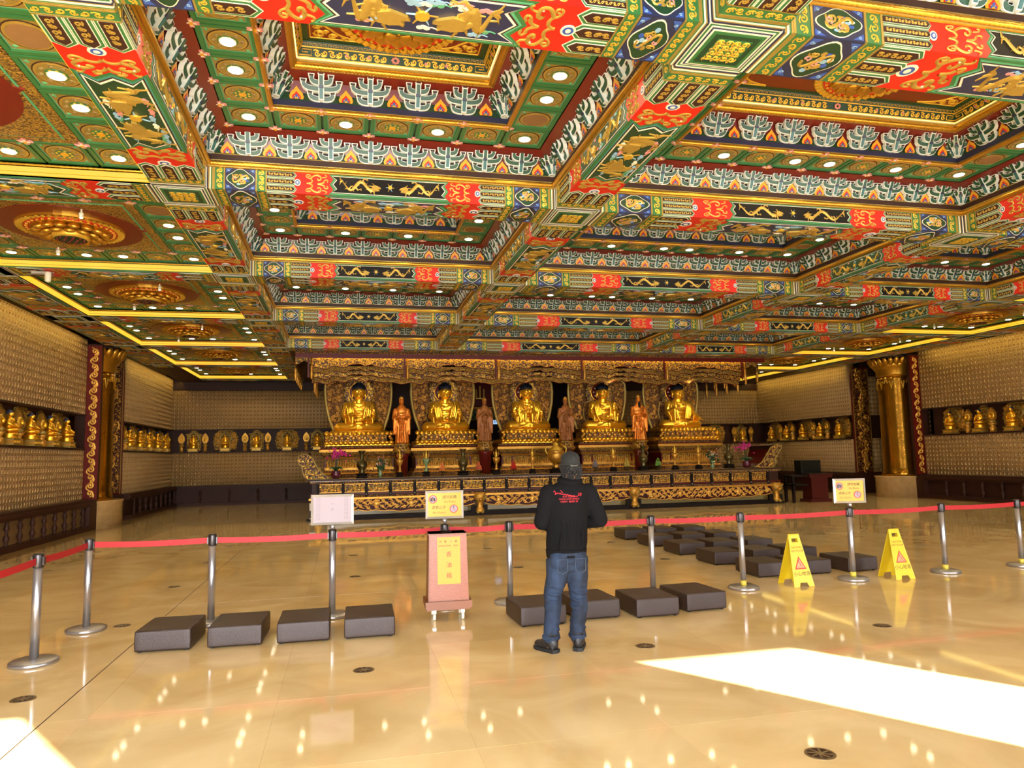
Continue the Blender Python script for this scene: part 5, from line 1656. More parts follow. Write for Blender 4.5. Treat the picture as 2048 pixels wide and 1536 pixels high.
# ---- back partition behind the altar: red board, doorway, lit sign
q = MB([]); q.box(2.9, 28.0, 0, 10.9, 28.1, 4.9, DARKW)
q.box(1.6, 27.9, 2.9, 2.9, 28.0, 4.9, BROWN) 
struct('wall_altar', q.mesh('altar_partition'))
t = empty('name_board', (5.0, 27.82, 3.66)); tag(t, 'red lacquer board with gilt characters hanging behind the statues', 'sign board')
q = MB([]); q.box(-1.1, -.03, 0, 1.1, .03, 1.05, REDL); q.box(-1.15, -.05, -.05, 1.15, .04, 0, GOLDO); q.box(-1.15, -.05, 1.05, 1.15, .04, 1.1, GOLDO); link('board', q.mesh('board'), t)
NAMEB = t
t = empty('transom_panel', (5.4, 27.88, 3.16)); tag(t, 'green painted fretwork panel below the red name board', 'panel')
q = MB([]); q.M = frame((0, 0, 0), (1, 0, 0), (0, 0, 1), (0, -1, 0)); q.rect(-.9, 0, .9, .42, -.03, 0, GREEND); q.ribbon([(-.88, .02), (.88, .02), (.88, .4), (-.88, .4)], .03, 0, .02, GOLDP, closed=True)
for k in range(8): q.ribbon([(-.8 + .2 * k, .06), (-.6 + .2 * k, .36)], .03, 0, .015, GREENL); q.ribbon([(-.6 + .2 * k, .06), (-.8 + .2 * k, .36)], .03, 0, .02, GREENL)
link('fretwork', q.mesh('fretwork'), t)
t = empty('lit_sign', (5.72, 27.95, 3.0)); tag(t, 'small glowing pale blue sign behind the altar between two statues', 'sign')
SIGNB = emis('sign_glow', (170, 205, 250), 1.5)
q = MB([]); q.box(-.3, -.04, 0, .3, .04, .22, SIGNB); link('sign_box', q.mesh('sign_box'), t)
q = MB([])
for k in range(4):
    for a, b_, c, d in ((-.24 + .13 * k, .04, -.16 + .13 * k, .055), (-.24 + .13 * k, .10, -.16 + .13 * k, .115), (-.24 + .13 * k, .16, -.16 + .13 * k, .175), (-.205 + .13 * k, .04, -.195 + .13 * k, .17)):
        q.box(a, -.045, b_, c, -.04, d, BLUE)
link('sign_strokes', q.mesh('sign_strokes'), t)
t = empty('lattice_screen', (5.9, 27.98, 1.5)); tag(t, 'pale blue lattice screen low behind the altar', 'screen')
q = MB([]); q.M = frame((0, 0, 0), (1, 0, 0), (0, 0, 1), (0, -1, 0))
for k in range(7): q.ribbon([(-.5 + .16 * k, 0), (-.34 + .16 * k, .9)], .02, 0, .02, SKYB); q.ribbon([(-.34 + .16 * k, 0), (-.5 + .16 * k, .9)], .02, 0, .02, SKYB)
link('lattice', q.mesh('lattice'), t)

# ---- offerings on the altar top
def thing(name, label, cat, x, y, z, group=None): 
    t = empty(name, (x, y, z)); tag(t, label, cat, group); return t
ORCH = pm('magenta_petal', (206, 40, 130), .5); LEAF = pm('dark_leaf', (40, 74, 34), .5); PURP = pm('plum_glazed_pot', (96, 34, 48), .25)
def petals(q, n, c, r, sp, mat, seed):
    rr = random.Random(seed)
    for k in range(n):
        p = Vector(c) + Vector((rr.gauss(0, sp[0]), rr.gauss(0, sp[1]), rr.gauss(0, sp[2])))
        M3 = Matrix.Rotation(rr.uniform(0, 6), 3, 'Z') @ Matrix.Rotation(rr.uniform(-1, 1), 3, 'X')
        q.ell(p, (r, r * .3, r * .8), mat, 7, 5, M3)
def orchid(x, label, s=1):
    t = thing('potted_orchid', label, 'potted plant', x, 21.85, ITEM)
    q = MB([]); q.lathe([(.08, 0), (.13, .06), (.14, .14), (.11, .2), (.12, .22)], PURP, 16); link('pot', q.mesh('pot'), t)
    q = MB([])
    for k in range(9):
        a = k * .7
        q.tube(bez((0, 0, .2), (.06 * math.cos(a), .06 * math.sin(a), .34), (.14 * math.cos(a), .14 * math.sin(a), .36), (.2 * math.cos(a), .2 * math.sin(a), .26), 6), [.02, .03, .035, .03, .02, .006], LEAF, 5)
    link('leaves', q.mesh('leaves'), t)
    q = MB([])
    for k in range(3): q.tube(bez((0, 0, .2), (s * .02 * k, 0, .5), (s * .05 * k, -.02, .75), (s * (.05 + .12 * k), -.04, .78), 8), .007, LEAF, 5)
    link('stems', q.mesh('stems'), t)
    q = MB([]); petals(q, 46, (s * .04, -.02, .74), .045, (.12, .06, .07), ORCH, 3); petals(q, 12, (s * .26, -.02, .68), .035, (.07, .04, .03), ORCH, 5)
    link('blossoms', q.mesh('blossoms'), t)
orchid(-.25, 'magenta orchid in a plum pot at the left end of the altar')
orchid(13.1, 'magenta orchid in a dark pot at the right end of the altar', -1)
def stand(q, r):
    q.lathe([(r * 1.0, 0), (r * 1.1, .03), (r * .85, .05), (r * .9, .09), (r * 1.15, .11), (r * 1.15, .13)], DARKW, 12)
    for k in range(4): q.ell((r * 1.0 * math.cos(k * PI / 2 + .78), r * 1.0 * math.sin(k * PI / 2 + .78), .03), (.035, .035, .04), DARKW, 6, 5)
BRNZ = pm('aged_bronze', (96, 84, 50), .35, .8); GLASSY = pm('pale_jade_glaze', (120, 140, 96), .2)
def bronze_vase(x, label):
    t = thing('bronze_vase', label, 'vase', x, 21.95, ITEM, 'tall bronze vases on the altar')
    q = MB([]); stand(q, .17); link('stand', q.mesh('stand'), t)
    q = MB([]); q.lathe([(.08, .13), (.1, .16), (.07, .2), (.14, .3), (.16, .38), (.12, .46), (.06, .52), (.055, .68), (.09, .76), (.12, .8), (.1, .8)], BRNZ, 18); link('vase_body', q.mesh('vase_body'), t)
    q = MB([])
    for s in (-1, 1): q.tube(bez((s * .06, 0, .64), (s * .2, 0, .66), (s * .2, 0, .48), (s * .12, 0, .44), 8), .014, BRNZ, 6)
    link('handles', q.mesh('handles'), t)
for x, l in ((.5, 'tall bronze vase on a dark stand beside the left orchid'), (3.53, 'tall dark bronze vase in front of the second large statue'), (9.44, 'tall bronze vase in front of the black bearded figure'), (12.5, 'bronze vase with white rim on a dark stand near the right orchid')): bronze_vase(x, l)
def cup_lamp(x, label, jade=False):
    t = thing('altar_lamp', label, 'altar lamp', x, 21.9, ITEM, 'small gilt lamps along the altar')
    q = MB([]); stand(q, .1); link('stand', q.mesh('stand'), t)
    q = MB([]); q.lathe([(.06, .13), (.08, .16), (.03, .2), (.04, .26), (.025, .3), (.07, .36), (.105, .44), (.11, .52), (.09, .52)], GLASSY if jade else GOLDO, 16); link('cup', q.mesh('cup'), t)
    q = MB([]); q.lathe([(.035, .52), (.05, .55), (.03, .6), (.055, .64), (.02, .7), (.006, .78)], GOLDB, 12)
    for s in (-1, 1): q.tube(bez((s * .03, 0, .56), (s * .1, 0, .58), (s * .1, 0, .68), (s * .05, 0, .7), 6), .01, GOLDO, 5)
    link('finial', q.mesh('finial'), t)
for x, l, j in ((1.61, 'gilt lamp with tall finial below the first standing figure', 0), (2.4, 'jade green cup lamp left of the tiered fruit tower', 1), (4.56, 'gilt lamp standing below the second standing figure', 0), (5.71, 'gilt lamp between the red tower and the big censer', 0), (8.39, 'small gilt lamp right of the standing man', 0), (10.53, 'gilt lamp right of the green offering tower', 0), (11.37, 'gilt lamp left of the right bouquet', 0)): cup_lamp(x, l, j)
def tower(x, col, label, name='offering_tower'):
    t = thing(name, label, 'offering', x, 22.05, ITEM, 'small offering towers on the altar')
    q = MB([]); q.lathe([(.07, 0), (.08, .02), (.012, .04), (.012, .1), (.1, .12), (.1, .14)], BRNZ, 12); link('dish', q.mesh('dish'), t)
    q = MB([])
    for lv in range(5):
        n = max(1, 8 - int(lv * 1.7)); r = .08 * (1 - lv / 6)
        for k in range(n): q.ell((r * math.cos(2 * PI * k / n + lv), r * math.sin(2 * PI * k / n + lv), .16 + .05 * lv), .03, col, 6, 5)
    link('stacked_sweets', q.mesh('stacked_sweets'), t)
tower(2.9, pm('orange_sweets', (226, 130, 60), .5), 'orange offering tower between the jade lamp and bronze vase'); tower(4.03, pm('peach_sweets', (222, 110, 70), .5, 0, .4, 60), 'peach coloured offering tower right of the second bronze vase')
tower(5.14, pm('red_sweets', (190, 24, 20), .4), 'bright red offering tower before the middle statue'); tower(7.83, pm('grey_sweets', (120, 112, 116), .5), 'grey offering tower just right of the man')
tower(8.91, pm('yellow_sweets', (188, 168, 70), .5), 'yellow offering tower left of the third bronze vase'); tower(10.0, pm('green_sweets', (110, 160, 60), .5), 'green offering tower right of the third bronze vase')
def bouquet(x, label, seed):
    t = thing('flower_bouquet', label, 'flowers', x, 21.9, ITEM)
    q = MB([]); q.lathe([(.05, 0), (.07, .1), (.04, .22), (.06, .26)], GLASSY, 12); link('vase', q.mesh('vase'), t)
    q = MB([]); petals(q, 40, (0, 0, .38), .05, (.08, .06, .1), LEAF, seed); link('foliage', q.mesh('foliage'), t)
    q = MB([]); petals(q, 14, (0, -.05, .46), .035, (.1, .04, .09), PINK, seed + 1); petals(q, 10, (-.04, -.06, .44), .03, (.1, .03, .08), CREAM, seed + 2); link('flowers', q.mesh('flowers'), t)
bouquet(1.03, 'mixed flower bouquet between the left vase and lamp', 30); bouquet(11.87, 'mixed flower bouquet near the rightmost large statue', 40)
t = thing('incense_burner', 'big gilt incense burner with loop handles beside the man\'s head', 'incense burner', 6.5, 21.95, ITEM)
q = MB([]); stand(q, .22); link('stand', q.mesh('stand'), t)
q = MB([]); q.lathe([(.08, .13), (.1, .18), (.07, .24), (.12, .3), (.22, .38), (.27, .5), (.27, .62), (.24, .66), (.26, .7), (.2, .7)], GOLDO, 24)
for k in range(3): q.tube([(.1 * math.cos(k * 2.1), .1 * math.sin(k * 2.1), .32), (.15 * math.cos(k * 2.1), .15 * math.sin(k * 2.1), .13)], [.04, .03], GOLDO, 8)
link('bowl', q.mesh('bowl'), t)
q = MB([])
for s in (-1, 1): q.tube(bez((s * .25, 0, .6), (s * .38, 0, .62), (s * .36, 0, .86), (s * .24, 0, .82), 9), .022, GOLDB, 7)
link('loop_handles', q.mesh('loop_handles'), t)
q = MB([]); q.lathe([(.2, .7), (.21, .74), (.13, .8), (.08, .86), (.1, .9), (.03, .96)], GOLDB, 20); link('lid', q.mesh('lid'), t)

# ---- lectern with monitor at the right
t = empty('wooden_podium', (15.25, 21.45, 0)); tag(t, 'dark red wooden podium with a black monitor box, right of the altar', 'podium')
PODM = pm('podium_wood', (74, 22, 16), .4, spec=.3)
q = MB([]); q.box(-.3, -.3, 0, .5, .3, .1, PODM); q.box(-.2, -.25, .1, .42, .25, .8, PODM); q.box(-.3, -.32, .8, .55, .32, .9, PODM); q.box(-.34, -.34, .9, .58, .34, .94, DADO); link('body', q.mesh('body'), t)
q = MB([]); q.box(-.95, -.28, .84, -.3, .28, .9, DARKW); q.box(-.9, -.25, 0, -.82, -.17, .84, DARKW); q.box(-.9, .17, 0, -.82, .25, .84, DARKW); q.box(-.9, -.25, .55, -.3, .25, .6, DARKW); link('side_shelf', q.mesh('side_shelf'), t)
t2 = empty('monitor', (15.1, 21.45, .94)); tag(t2, 'boxy dark green black monitor standing on the red podium', 'monitor')
q = MB([]); q.box(-.35, -.16, .0, .4, .2, .44, pm('monitor_case', (16, 22, 18), .3)); q.box(-.3, -.17, .05, .35, -.16, .4, pm('dark_screen', (10, 20, 20), .1)); link('case', q.mesh('case'), t2)

# ================================================================== HALL OBJECTS
def text_mesh(s, size, mat, align='CENTER', depth=0.0, shear=0.0):
    cu = bpy.data.curves.new('lettering', 'FONT')
    cu.body = s; cu.size = size; cu.align_x = align; cu.align_y = 'CENTER'; cu.extrude = depth; cu.shear = shear; cu.resolution_u = 2
    o = bpy.data.objects.new('tmp_text', cu); COL.objects.link(o)
    dg = bpy.context.evaluated_depsgraph_get()
    me = bpy.data.meshes.new_from_object(o.evaluated_get(dg))
    bpy.data.objects.remove(o)
    me.materials.clear(); me.materials.append(mat)
    return me
INK = pm('black_ink', (30, 26, 22), .6); INKB = pm('brown_ink', (96, 66, 26), .6); REDI = pm('red_ink', (206, 40, 24), .5)
PLATE = pm('gold_plate', (178, 138, 44), .35, .3, .08); PAPER = pm('white_paper', (150, 134, 138), .5, 0, .04)
BELT = pm('red_belt', (164, 14, 22), .6, 0, .06)
link('lettering', text_mesh('雲', .62, GOLDB), NAMEB, frame((1.0, -.032, .52), (1, 0, 0), (0, 0, 1), (0, -1, 0)))
link('lettering', text_mesh('仙', .62, GOLDB), NAMEB, frame((.1, -.032, .52), (1, 0, 0), (0, 0, 1), (0, -1, 0)))
# ---- rope posts
def post_meshes():
    q = MB([]); q.lathe([(.185, 0), (.19, .012), (.19, .03), (.17, .042), (.05, .05)], STEEL, 40); b = q.mesh('base')
    q = MB([]); q.lathe([(.036, .045), (.036, .93)], STEEL, 24); p = q.mesh('pole')
    q = MB([]); q.lathe([(.042, .82), (.044, .825), (.044, .925), (.04, .94), (.02, .945)], STEELD, 24)
    for a in (0, PI): q.box(*( (.036, -.02, .84, .052, .02, .91) if a == 0 else (-.052, -.02, .84, -.036, .02, .91)), STEELD)
    return b, p, q.mesh('belt_head')
PB, PP, PH = post_meshes()
TAPE = pm('yellow_tape', (190, 170, 60), .4)
q = MB([]); q.lathe([(.038, .05), (.038, .11)], TAPE, 20); PT = q.mesh('tape_wrap')
posts_xy = [(-2.64, 5.98), (-2.62, 7.23), (-2.60, 8.47), (-1.38, 8.39), (-.13, 8.35), (1.13, 8.45), (1.89, 8.42), (3.68, 8.4), (4.85, 8.31), (6.5, 8.4), (8.02, 8.48), (9.38, 8.55), (10.8, 8.6)]
plabels = {1: 'steel rope post at the left, nearest the camera', 2: 'steel rope post at the left corner of the red belt', 3: 'steel rope post behind the two leftmost cushions',
           4: 'steel rope post carrying the white paper sign', 5: 'steel rope post behind the donation box, carrying a gold sign', 6: 'steel rope post mostly hidden behind the standing man',
           7: 'steel rope post just right of the man, behind the front cushions', 8: 'steel rope post left of the first yellow wet floor sign', 9: 'steel rope post carrying the gold sign at the right',
           10: 'steel rope post right of the second wet floor sign', 11: 'steel rope post at the right edge of the picture'}
for k, (x, y) in enumerate(posts_xy):
    if k not in plabels: continue
    t = empty('rope_post', (x, y, 0)); tag(t, plabels[k], 'barrier post', 'steel rope posts across the hall')
    link('base', PB, t); link('pole', PP, t); link('belt_head', PH, t)
    if k >= 8: link('tape_wrap', PT, t)
for k in range(len(posts_xy) - 1):
    a, b_ = Vector(posts_xy[k] + (0,)), Vector(posts_xy[k + 1] + (0,))
    if k in (0,): lab = 'red barrier belt running off the left edge of the picture'
    elif k == len(posts_xy) - 2: lab = 'red barrier belt running off the right edge of the picture'
    else: lab = ['', 'red belt between the two leftmost rope posts', 'red belt from the corner post above the leftmost cushion', 'red belt leading to the white paper sign post', 'red belt between the white paper sign and donation box',
                 'red belt between donation box and standing man', 'red belt just right of the man', 'red belt above the rear cushion group', 'red belt behind the first wet floor sign', 'red belt behind the second wet floor sign', 'red belt right of the second wet floor sign'][k]
    d = (b_ - a).normalized(); L = (b_ - a).length
    q = MB([]); n = 12; nx_ = Vector((-d.y, d.x, 0)) * .0015
    for i in range(n):
        s0, s1 = .05 + (L - .1) * i / n, .05 + (L - .1) * (i + 1) / n
        z0 = .875 - .012 * math.sin(PI * i / n); z1 = .875 - .012 * math.sin(PI * (i + 1) / n)
        for sg in (-1, 1):
            p0, p1 = a + d * s0 + nx_ * sg, a + d * s1 + nx_ * sg
            f = [(p0.x, p0.y, z0 - .03), (p1.x, p1.y, z1 - .03), (p1.x, p1.y, z1 + .03), (p0.x, p0.y, z0 + .03)]
            q.quad(*(f if sg > 0 else f[::-1]), BELT)
    o = link('barrier_belt', q.mesh('barrier_belt')); tag(o, lab, 'barrier belt')

# ---- sign frames on posts
def sign_frame(x, y, zc, w, h, label, kind, tilt=0.0, rz=0.0):
    t = empty('post_sign', (x, y, zc), rz); tag(t, label, 'sign')
    F = frame((0, -.02, 0), (1, 0, 0), (0, 0, 1), (0, -1, 0))
    q = MB([]); q.M = F
    q.rect(-w / 2, -h / 2, w / 2, h / 2, -.015, .0, SILVER)
    b = .026
    A = [(-w / 2, -h / 2), (w / 2, -h / 2), (w / 2, h / 2), (-w / 2, h / 2)]; B = [(-w / 2 + b, -h / 2 + b), (w / 2 - b, -h / 2 + b), (w / 2 - b, h / 2 - b), (-w / 2 + b, h / 2 - b)]
    for i in range(4):
        j = (i + 1) % 4
        q.quad((A[i][0], A[i][1], 0), (A[j][0], A[j][1], 0), (B[j][0] , B[j][1], .014), (B[i][0], B[i][1], .014), SILVER)
        q.quad((B[i][0], B[i][1], .014), (B[j][0], B[j][1], .014), (B[j][0], B[j][1], .004), (B[i][0], B[i][1], .004), SILVER)
    link('frame', q.mesh('frame'), t)
    q = MB([]); q.lathe([(.022, -h / 2 - .05), (.03, -h / 2 - .03), (.03, -h / 2 - .01), (.016, -h / 2)], STEEL, 14); link('ball_mount', q.mesh('ball_mount'), t)
    q = MB([]); q.M = F; q.rect(-w / 2 + b, -h / 2 + b, w / 2 - b, h / 2 - b, 0, .005, PAPER if kind == 'paper' else PLATE)
    s_ = link('sheet', q.mesh('sheet'), t)
    def put(me, u, v, nm='lettering'):
        link(nm, me, s_, F @ T((u, v, .0065)))
    if kind == 'paper':
        GI = pm('faint_ink', (96, 84, 90), .6)
        put(text_mesh('一', .035, GI), 0, .06); put(text_mesh('六', .035, GI), 0, .0)
        q = MB([]); rr = random.Random(2)
        for sx in (-1, 1):
            for k in range(9):
                cy = -.11 + .028 * k; cx = sx * .15
                q.ribbon([(cx - .018, cy), (cx - .018, cy + .02), (cx + .018, cy + .02), (cx + .018, cy + .005), (cx - .005, cy + .005)], .0022, 0, .0004, GI)
        link('border_print', q.mesh('border_print'), s_, F @ T((0, 0, .0055)))
    else:
        put(text_mesh('請勿拍攝', .042 * w / .44, INK), w * .13, h * .26); put(text_mesh('No Photo', .034 * w / .44, INKB), w * .14, h * .1)
        put(text_mesh('遊客止步', .042 * w / .44, INK), -w * .15, -h * .1); put(text_mesh('No Visitor', .036 * w / .44, INKB), -w * .14, -h * .28)
        for cx, cy, pic in ((-w * .31, h * .2, 0), (w * .24, -h * .16, 1)):
            q = MB([])
            r = h * .15
            q.disc(cx, cy, r, .005, .0062, REDI, 24); q.disc(cx, cy, r * .82, .005, .0066, PAPER, 24)
            if pic == 0:
                q.rect(cx - r * .58, cy - r * .45, cx + r * .58, cy + r * .28, .005, .007, INK); q.rect(cx - r * .25, cy + r * .28, cx + r * .15, cy + r * .48, .005, .007, INK)
                q.disc(cx, cy - r * .08, r * .27, .005, .0074, PAPER, 14); q.disc(cx, cy - r * .08, r * .17, .005, .0078, INK, 12)
            else:
                q.disc(cx, cy + r * .5, r * .13, .005, .007, INK, 10); q.ribbon([(cx, cy + r * .36), (cx, cy - r * .05)], r * .22, .005, .007, INK)
                for s in (-1, 1): q.ribbon([(cx, cy), (cx + s * r * .25, cy - r * .6)], r * .14, .005, .007, INK); q.ribbon([(cx, cy + r * .3), (cx + s * r * .36, cy - r * .02)], r * .09, .005, .007, INK)
            q.ribbon([(cx - r * .62, cy + r * .62), (cx + r * .62, cy - r * .62)], r * .1, .006, .0082, REDI)
            link('pictogram', q.mesh('pictogram'), s_, F)
    return t
sign_frame(-.13, 8.33, 1.16, .46, .33, 'white paper notice in a silver frame on a rope post', 'paper', rz=-.03)
sign_frame(1.13, 8.43, 1.165, .44, .32, 'gold no photo sign above the donation box', 'gold')
sign_frame(6.5, 8.38, 1.16, .42, .32, 'gold no photo sign on the rope post between wet floor signs', 'gold', rz=-.25)

# ---- donation box
WOOD = pm('reddish_wood', (126, 72, 40), .35, 0, .15, 3)
m, nt, b = new_mat('pink_woven_panel'); N = nt.nodes; Lk = nt.links.new
tc = N.new('ShaderNodeTexCoord'); ck = N.new('ShaderNodeTexBrick'); ck.inputs['Scale'].default_value = 40; ck.inputs['Color1'].default_value = lin((172, 108, 84)); ck.inputs['Color2'].default_value = lin((152, 88, 64)); ck.inputs['Mortar'].default_value = lin((136, 76, 54))
ck.inputs['Mortar Size'].default_value = .03
mp = N.new('ShaderNodeMapping'); mp.inputs['Rotation'].default_value = (PI / 2, 0, 0)
Lk(tc.outputs['Object'], mp.inputs[0]); Lk(mp.outputs[0], ck.inputs['Vector']); Lk(ck.outputs['Color'], b.inputs['Base Color'])
bp = N.new('ShaderNodeBump'); bp.inputs['Strength'].default_value = .5; bp.inputs['Distance'].default_value = .01; Lk(ck.outputs['Fac'], bp.inputs['Height']); Lk(bp.outputs['Normal'], b.inputs['Normal']); b.inputs['Roughness'].default_value = .25
WOVEN = m
t = empty('donation_box', (1.08, 7.92, 0), -.04); tag(t, 'tall wooden donation box on castors with a yellow front sheet', 'donation box')
q = MB([])
w0, w1 = .215, .2
P0 = [(-w0, -.17, .2), (w0, -.17, .2), (w0, .17, .2), (-w0, .17, .2)]; P1 = [(-w1, -.155, .90), (w1, -.155, .90), (w1, .155, .90), (-w1, .155, .90)]
for i in range(4):
    j = (i + 1) % 4; q.quad(P0[i], P0[j], P1[j], P1[i], WOOD)
q.quad(*P1, WOOD); q.box(-w1 - .008, -.163, .885, w1 + .008, .163, .9, WOOD)
q.box(-.06, -.02, .9, .06, -.008, .904, BROWN)
link('cabinet', q.mesh('cabinet'), t)
q = MB([]); q.quad((-w0 + .012, -.1735, .21), (w0 - .003, -.1735, .21), (w1 - .003, -.1585, .89), (-w1 + .012, -.1585, .89), WOVEN); link('front_panel', q.mesh('front_panel'), t)
q = MB([]); q.box(-w0 - .03, -.2, .13, w0 + .03, .2, .2, WOOD); q.box(-w0 - .015, -.185, .11, w0 + .015, .185, .13, WOOD); link('plinth', q.mesh('plinth'), t)
for sx in (-1, 1):
    for sy in (-1, 1):
        q = MB([]); q.box(-.02, -.014, .07, .02, .014, .11, STEEL); q.M = Matrix.Rotation(PI / 2, 4, 'Y') @ T((-.04, 0, -.014)); q.lathe([(.036, 0), (.04, .006), (.04, .022), (.036, .028)], CREAM, 14); q.M = None
        c = link('castor', q.mesh('castor'), t, T((sx * .15, sy * .14, .0005)))
tl = math.atan2(.015, .7)
F = frame((0, -.168, .55), (1, 0, 0), (0, math.sin(tl), math.cos(tl)), (0, -math.cos(tl), math.sin(tl)))
YS = pm('yellow_sheet', (186, 142, 14), .4, 0, .03)
q = MB([]); q.rect(-.115, -.175, .13, .315, 0, .002, YS); sh_ = link('yellow_sheet', q.mesh('yellow_sheet'), t, F)
for s, sz, u, v, mt in (('四', .03, -.08, .265, INK), ('恩', .03, -.028, .265, INK), ('隨', .03, .03, .265, TAN), ('喜', .03, .085, .265, INK), ('DONATION', .024, -.035, .222, INK), ('BOX', .024, .085, .222, INK), ('香', .062, .008, .13, REDI), ('油', .062, .008, .02, REDI), ('箱', .062, .008, -.09, REDI)):
    link('lettering', text_mesh(s, sz, mt), sh_, T((u, v, .003)))

# ---- kneeling cushions
LEATH = pm('dark_brown_leather', (52, 37, 32), .42, 0, .1, 8, .25, 160)
def cushion_mesh(seed):
    bm = bmesh.new(); bmesh.ops.create_cube(bm, size=1)
    bmesh.ops.scale(bm, vec=(.475, .62, .18), verts=bm.verts)
    bmesh.ops.subdivide_edges(bm, edges=bm.edges[:], cuts=7, use_grid_fill=True)
    rr = random.Random(seed)
    for v in bm.verts:
        x, y = v.co.x / .2375, v.co.y / .31
        if v.co.z > .089: v.co.z += .012 * (1 - x * x) * (1 - y * y) + rr.uniform(-.001, .001)
        k = 1 + .012 * (1 - (v.co.z / .1) ** 2); v.co.x *= k; v.co.y *= k
    es = [e for e in bm.edges if len(e.link_faces) == 2 and e.calc_face_angle(0) > .9]
    bmesh.ops.bevel(bm, geom=es, offset=.012, segments=2, affect='EDGES', profile=.6)
    me = bpy.data.meshes.new('pad'); bm.to_mesh(me); bm.free()
    me.polygons.foreach_set('use_smooth', [True] * len(me.polygons)); me.materials.append(LEATH)
    return me
CUS = [cushion_mesh(s) for s in range(3)]
q = MB([]); h = .23; h2 = .302
for a, b_ in (((-h, -h2, 0), (h, -h2, 0)), ((h, -h2, 0), (h, h2, 0)), ((h, h2, 0), (-h, h2, 0)), ((-h, h2, 0), (-h, -h2, 0))): q.tube([a, b_], .005, LEATH, 6)
PIPE = q.mesh('piping')
q = MB([])
for sx in (-1, 1):
    for sy in (-1, 1): q.box(sx * .2 - .015, sy * .27 - .015, 0, sx * .2 + .015, sy * .27 + .015, .014, BLACK)
CFEET = q.mesh('feet')
def cushion(x, y, rz, label, grp):
    t = empty('kneeling_cushion', (x, y, 0), rz); tag(t, label, 'cushion', grp)
    link('pad', CUS[int(x * 10) % 3], t, T((0, 0, .103))); link('piping', PIPE, t, T((0, 0, .189))); link('feet', CFEET, t)
G1 = 'dark cushions left of the donation box'; G2 = 'dark cushions around the man'; G3 = 'grid of dark cushions beyond the rope'
for k, (x, y, r) in enumerate(((-1.60, 7.62, -.04), (-.98, 7.59, -.03), (-.375, 7.56, .0), (.245, 7.55, -.02))):
    cushion(x, y, r, 'dark brown square cushion, %s from left in the row left of the donation box' % ORD[k], G1)
for x, y, r, l in ((1.95, 7.51, .03, 'dark brown square cushion behind the man\'s left leg'), (2.57, 7.61, .03, 'dark brown square cushion just right of the man\'s legs'),
                   (3.2, 7.51, .0, 'dark brown square cushion between the man and the rightmost front one'), (3.8, 7.62, .06, 'dark brown square cushion at the right end of the front row')):
    cushion(x, y, r, l, G2)
for r in range(5):
    for c in range(3):
        y = 9.25 + 1.2 * r; x = 5.70 + .64 * c + (.1 if (r, c) == (0, 2) else 0)
        cushion(x, y, .02 * ((r + c) % 3 - 1), 'dark brown cushion beyond the rope, %s row from camera, %s from left' % (ORD[r], ORD[c]), G3)

# ---- wet floor signs
YEL = pm('yellow_plastic', (206, 176, 20), .35, 0, .04); SALM = pm('salmon_print', (240, 140, 100), .5)
def wet_sign(x, y, rz, label, H=.63):
    t = empty('wet_floor_sign', (x, y, 0), rz); tag(t, label, 'floor sign')
    th = math.atan2(.19, H)
    for sd in (1, -1):
        V2 = Vector((0, .165 * sd, H)).normalized() if sd > 0 else Vector((0, -.165, H)).normalized()
        U2 = Vector((1, 0, 0)) if sd > 0 else Vector((-1, 0, 0))
        W2 = U2.cross(V2)
        o = Vector((0, -.165 * sd, 0))
        F = frame(o, U2, V2, W2)
        L = H / V2.z
        q = MB([])
        # panel outline with handle hole and foot notch, built of strips
        def wd(v): return .15 - .07 * v / L
        def strip(v0, v1, a0, a1, b0, b1): q.poly([(a0, v0), (b0, v0), (b1, v1), (a1, v1)], -.006, .002, YEL)
        strip(0, .05, -wd(0), -wd(.05), -.07, -.05); strip(0, .05, .07, .05, wd(0), wd(.05))
        strip(.05, L - .1, -wd(.05), -wd(L - .1), wd(.05), wd(L - .1))
        strip(L - .1, L - .05, -wd(L - .1), -wd(L - .05), -.045, -.045); strip(L - .1, L - .05, .045, .045, wd(L - .1), wd(L - .05))
        strip(L - .05, L, -wd(L - .05), -wd(L), wd(L - .05), wd(L))
        for s in (-1, 1): q.ribbon([(s * (wd(0) - .006), 0), (s * (wd(L) - .006), L)], .012, .0, .008, YEL)
        p_ = link('panel', q.mesh('panel'), t, F)
        link('lettering', text_mesh('CAUTION', .036, INK), p_, T((0, L - .165, .0035))); link('lettering', text_mesh('WET FLOOR', .034, INK), p_, T((0, L - .21, .0035)))
        link('lettering', text_mesh('小心地滑', .062, INK), p_, T((0, .155, .0035)))
        q = MB([])
        q.poly([(-.085, .215), (.085, .215), (0, .375)], .002, .0034, REDI); q.poly([(-.064, .228), (.064, .228), (0, .348)], .002, .004, SALM)
        q.disc(-.012, .318, .01, .002, .0048, REDI, 8); q.ribbon([(-.008, .305), (.01, .275), (-.006, .25)], .013, .003, .005, REDI); q.ribbon([(.01, .275), (.04, .24)], .012, .003, .005, REDI)
        q.ribbon([(-.03, .298), (0, .295), (.025, .285)], .007, .003, .005, REDI); q.ribbon([(-.045, .236), (.05, .234)], .006, .003, .005, REDI)
        link('pictogram', q.mesh('pictogram'), p_)
    q = MB([]); q.tube([(-.08, 0, H), (.08, 0, H)], .008, YEL, 8); link('hinge', q.mesh('hinge'), t)
wet_sign(5.62, 8.36, .06, 'yellow wet floor sign standing in front of the cushion grid')
wet_sign(7.14, 8.38, .02, 'yellow wet floor sign between the right gold sign and next post')

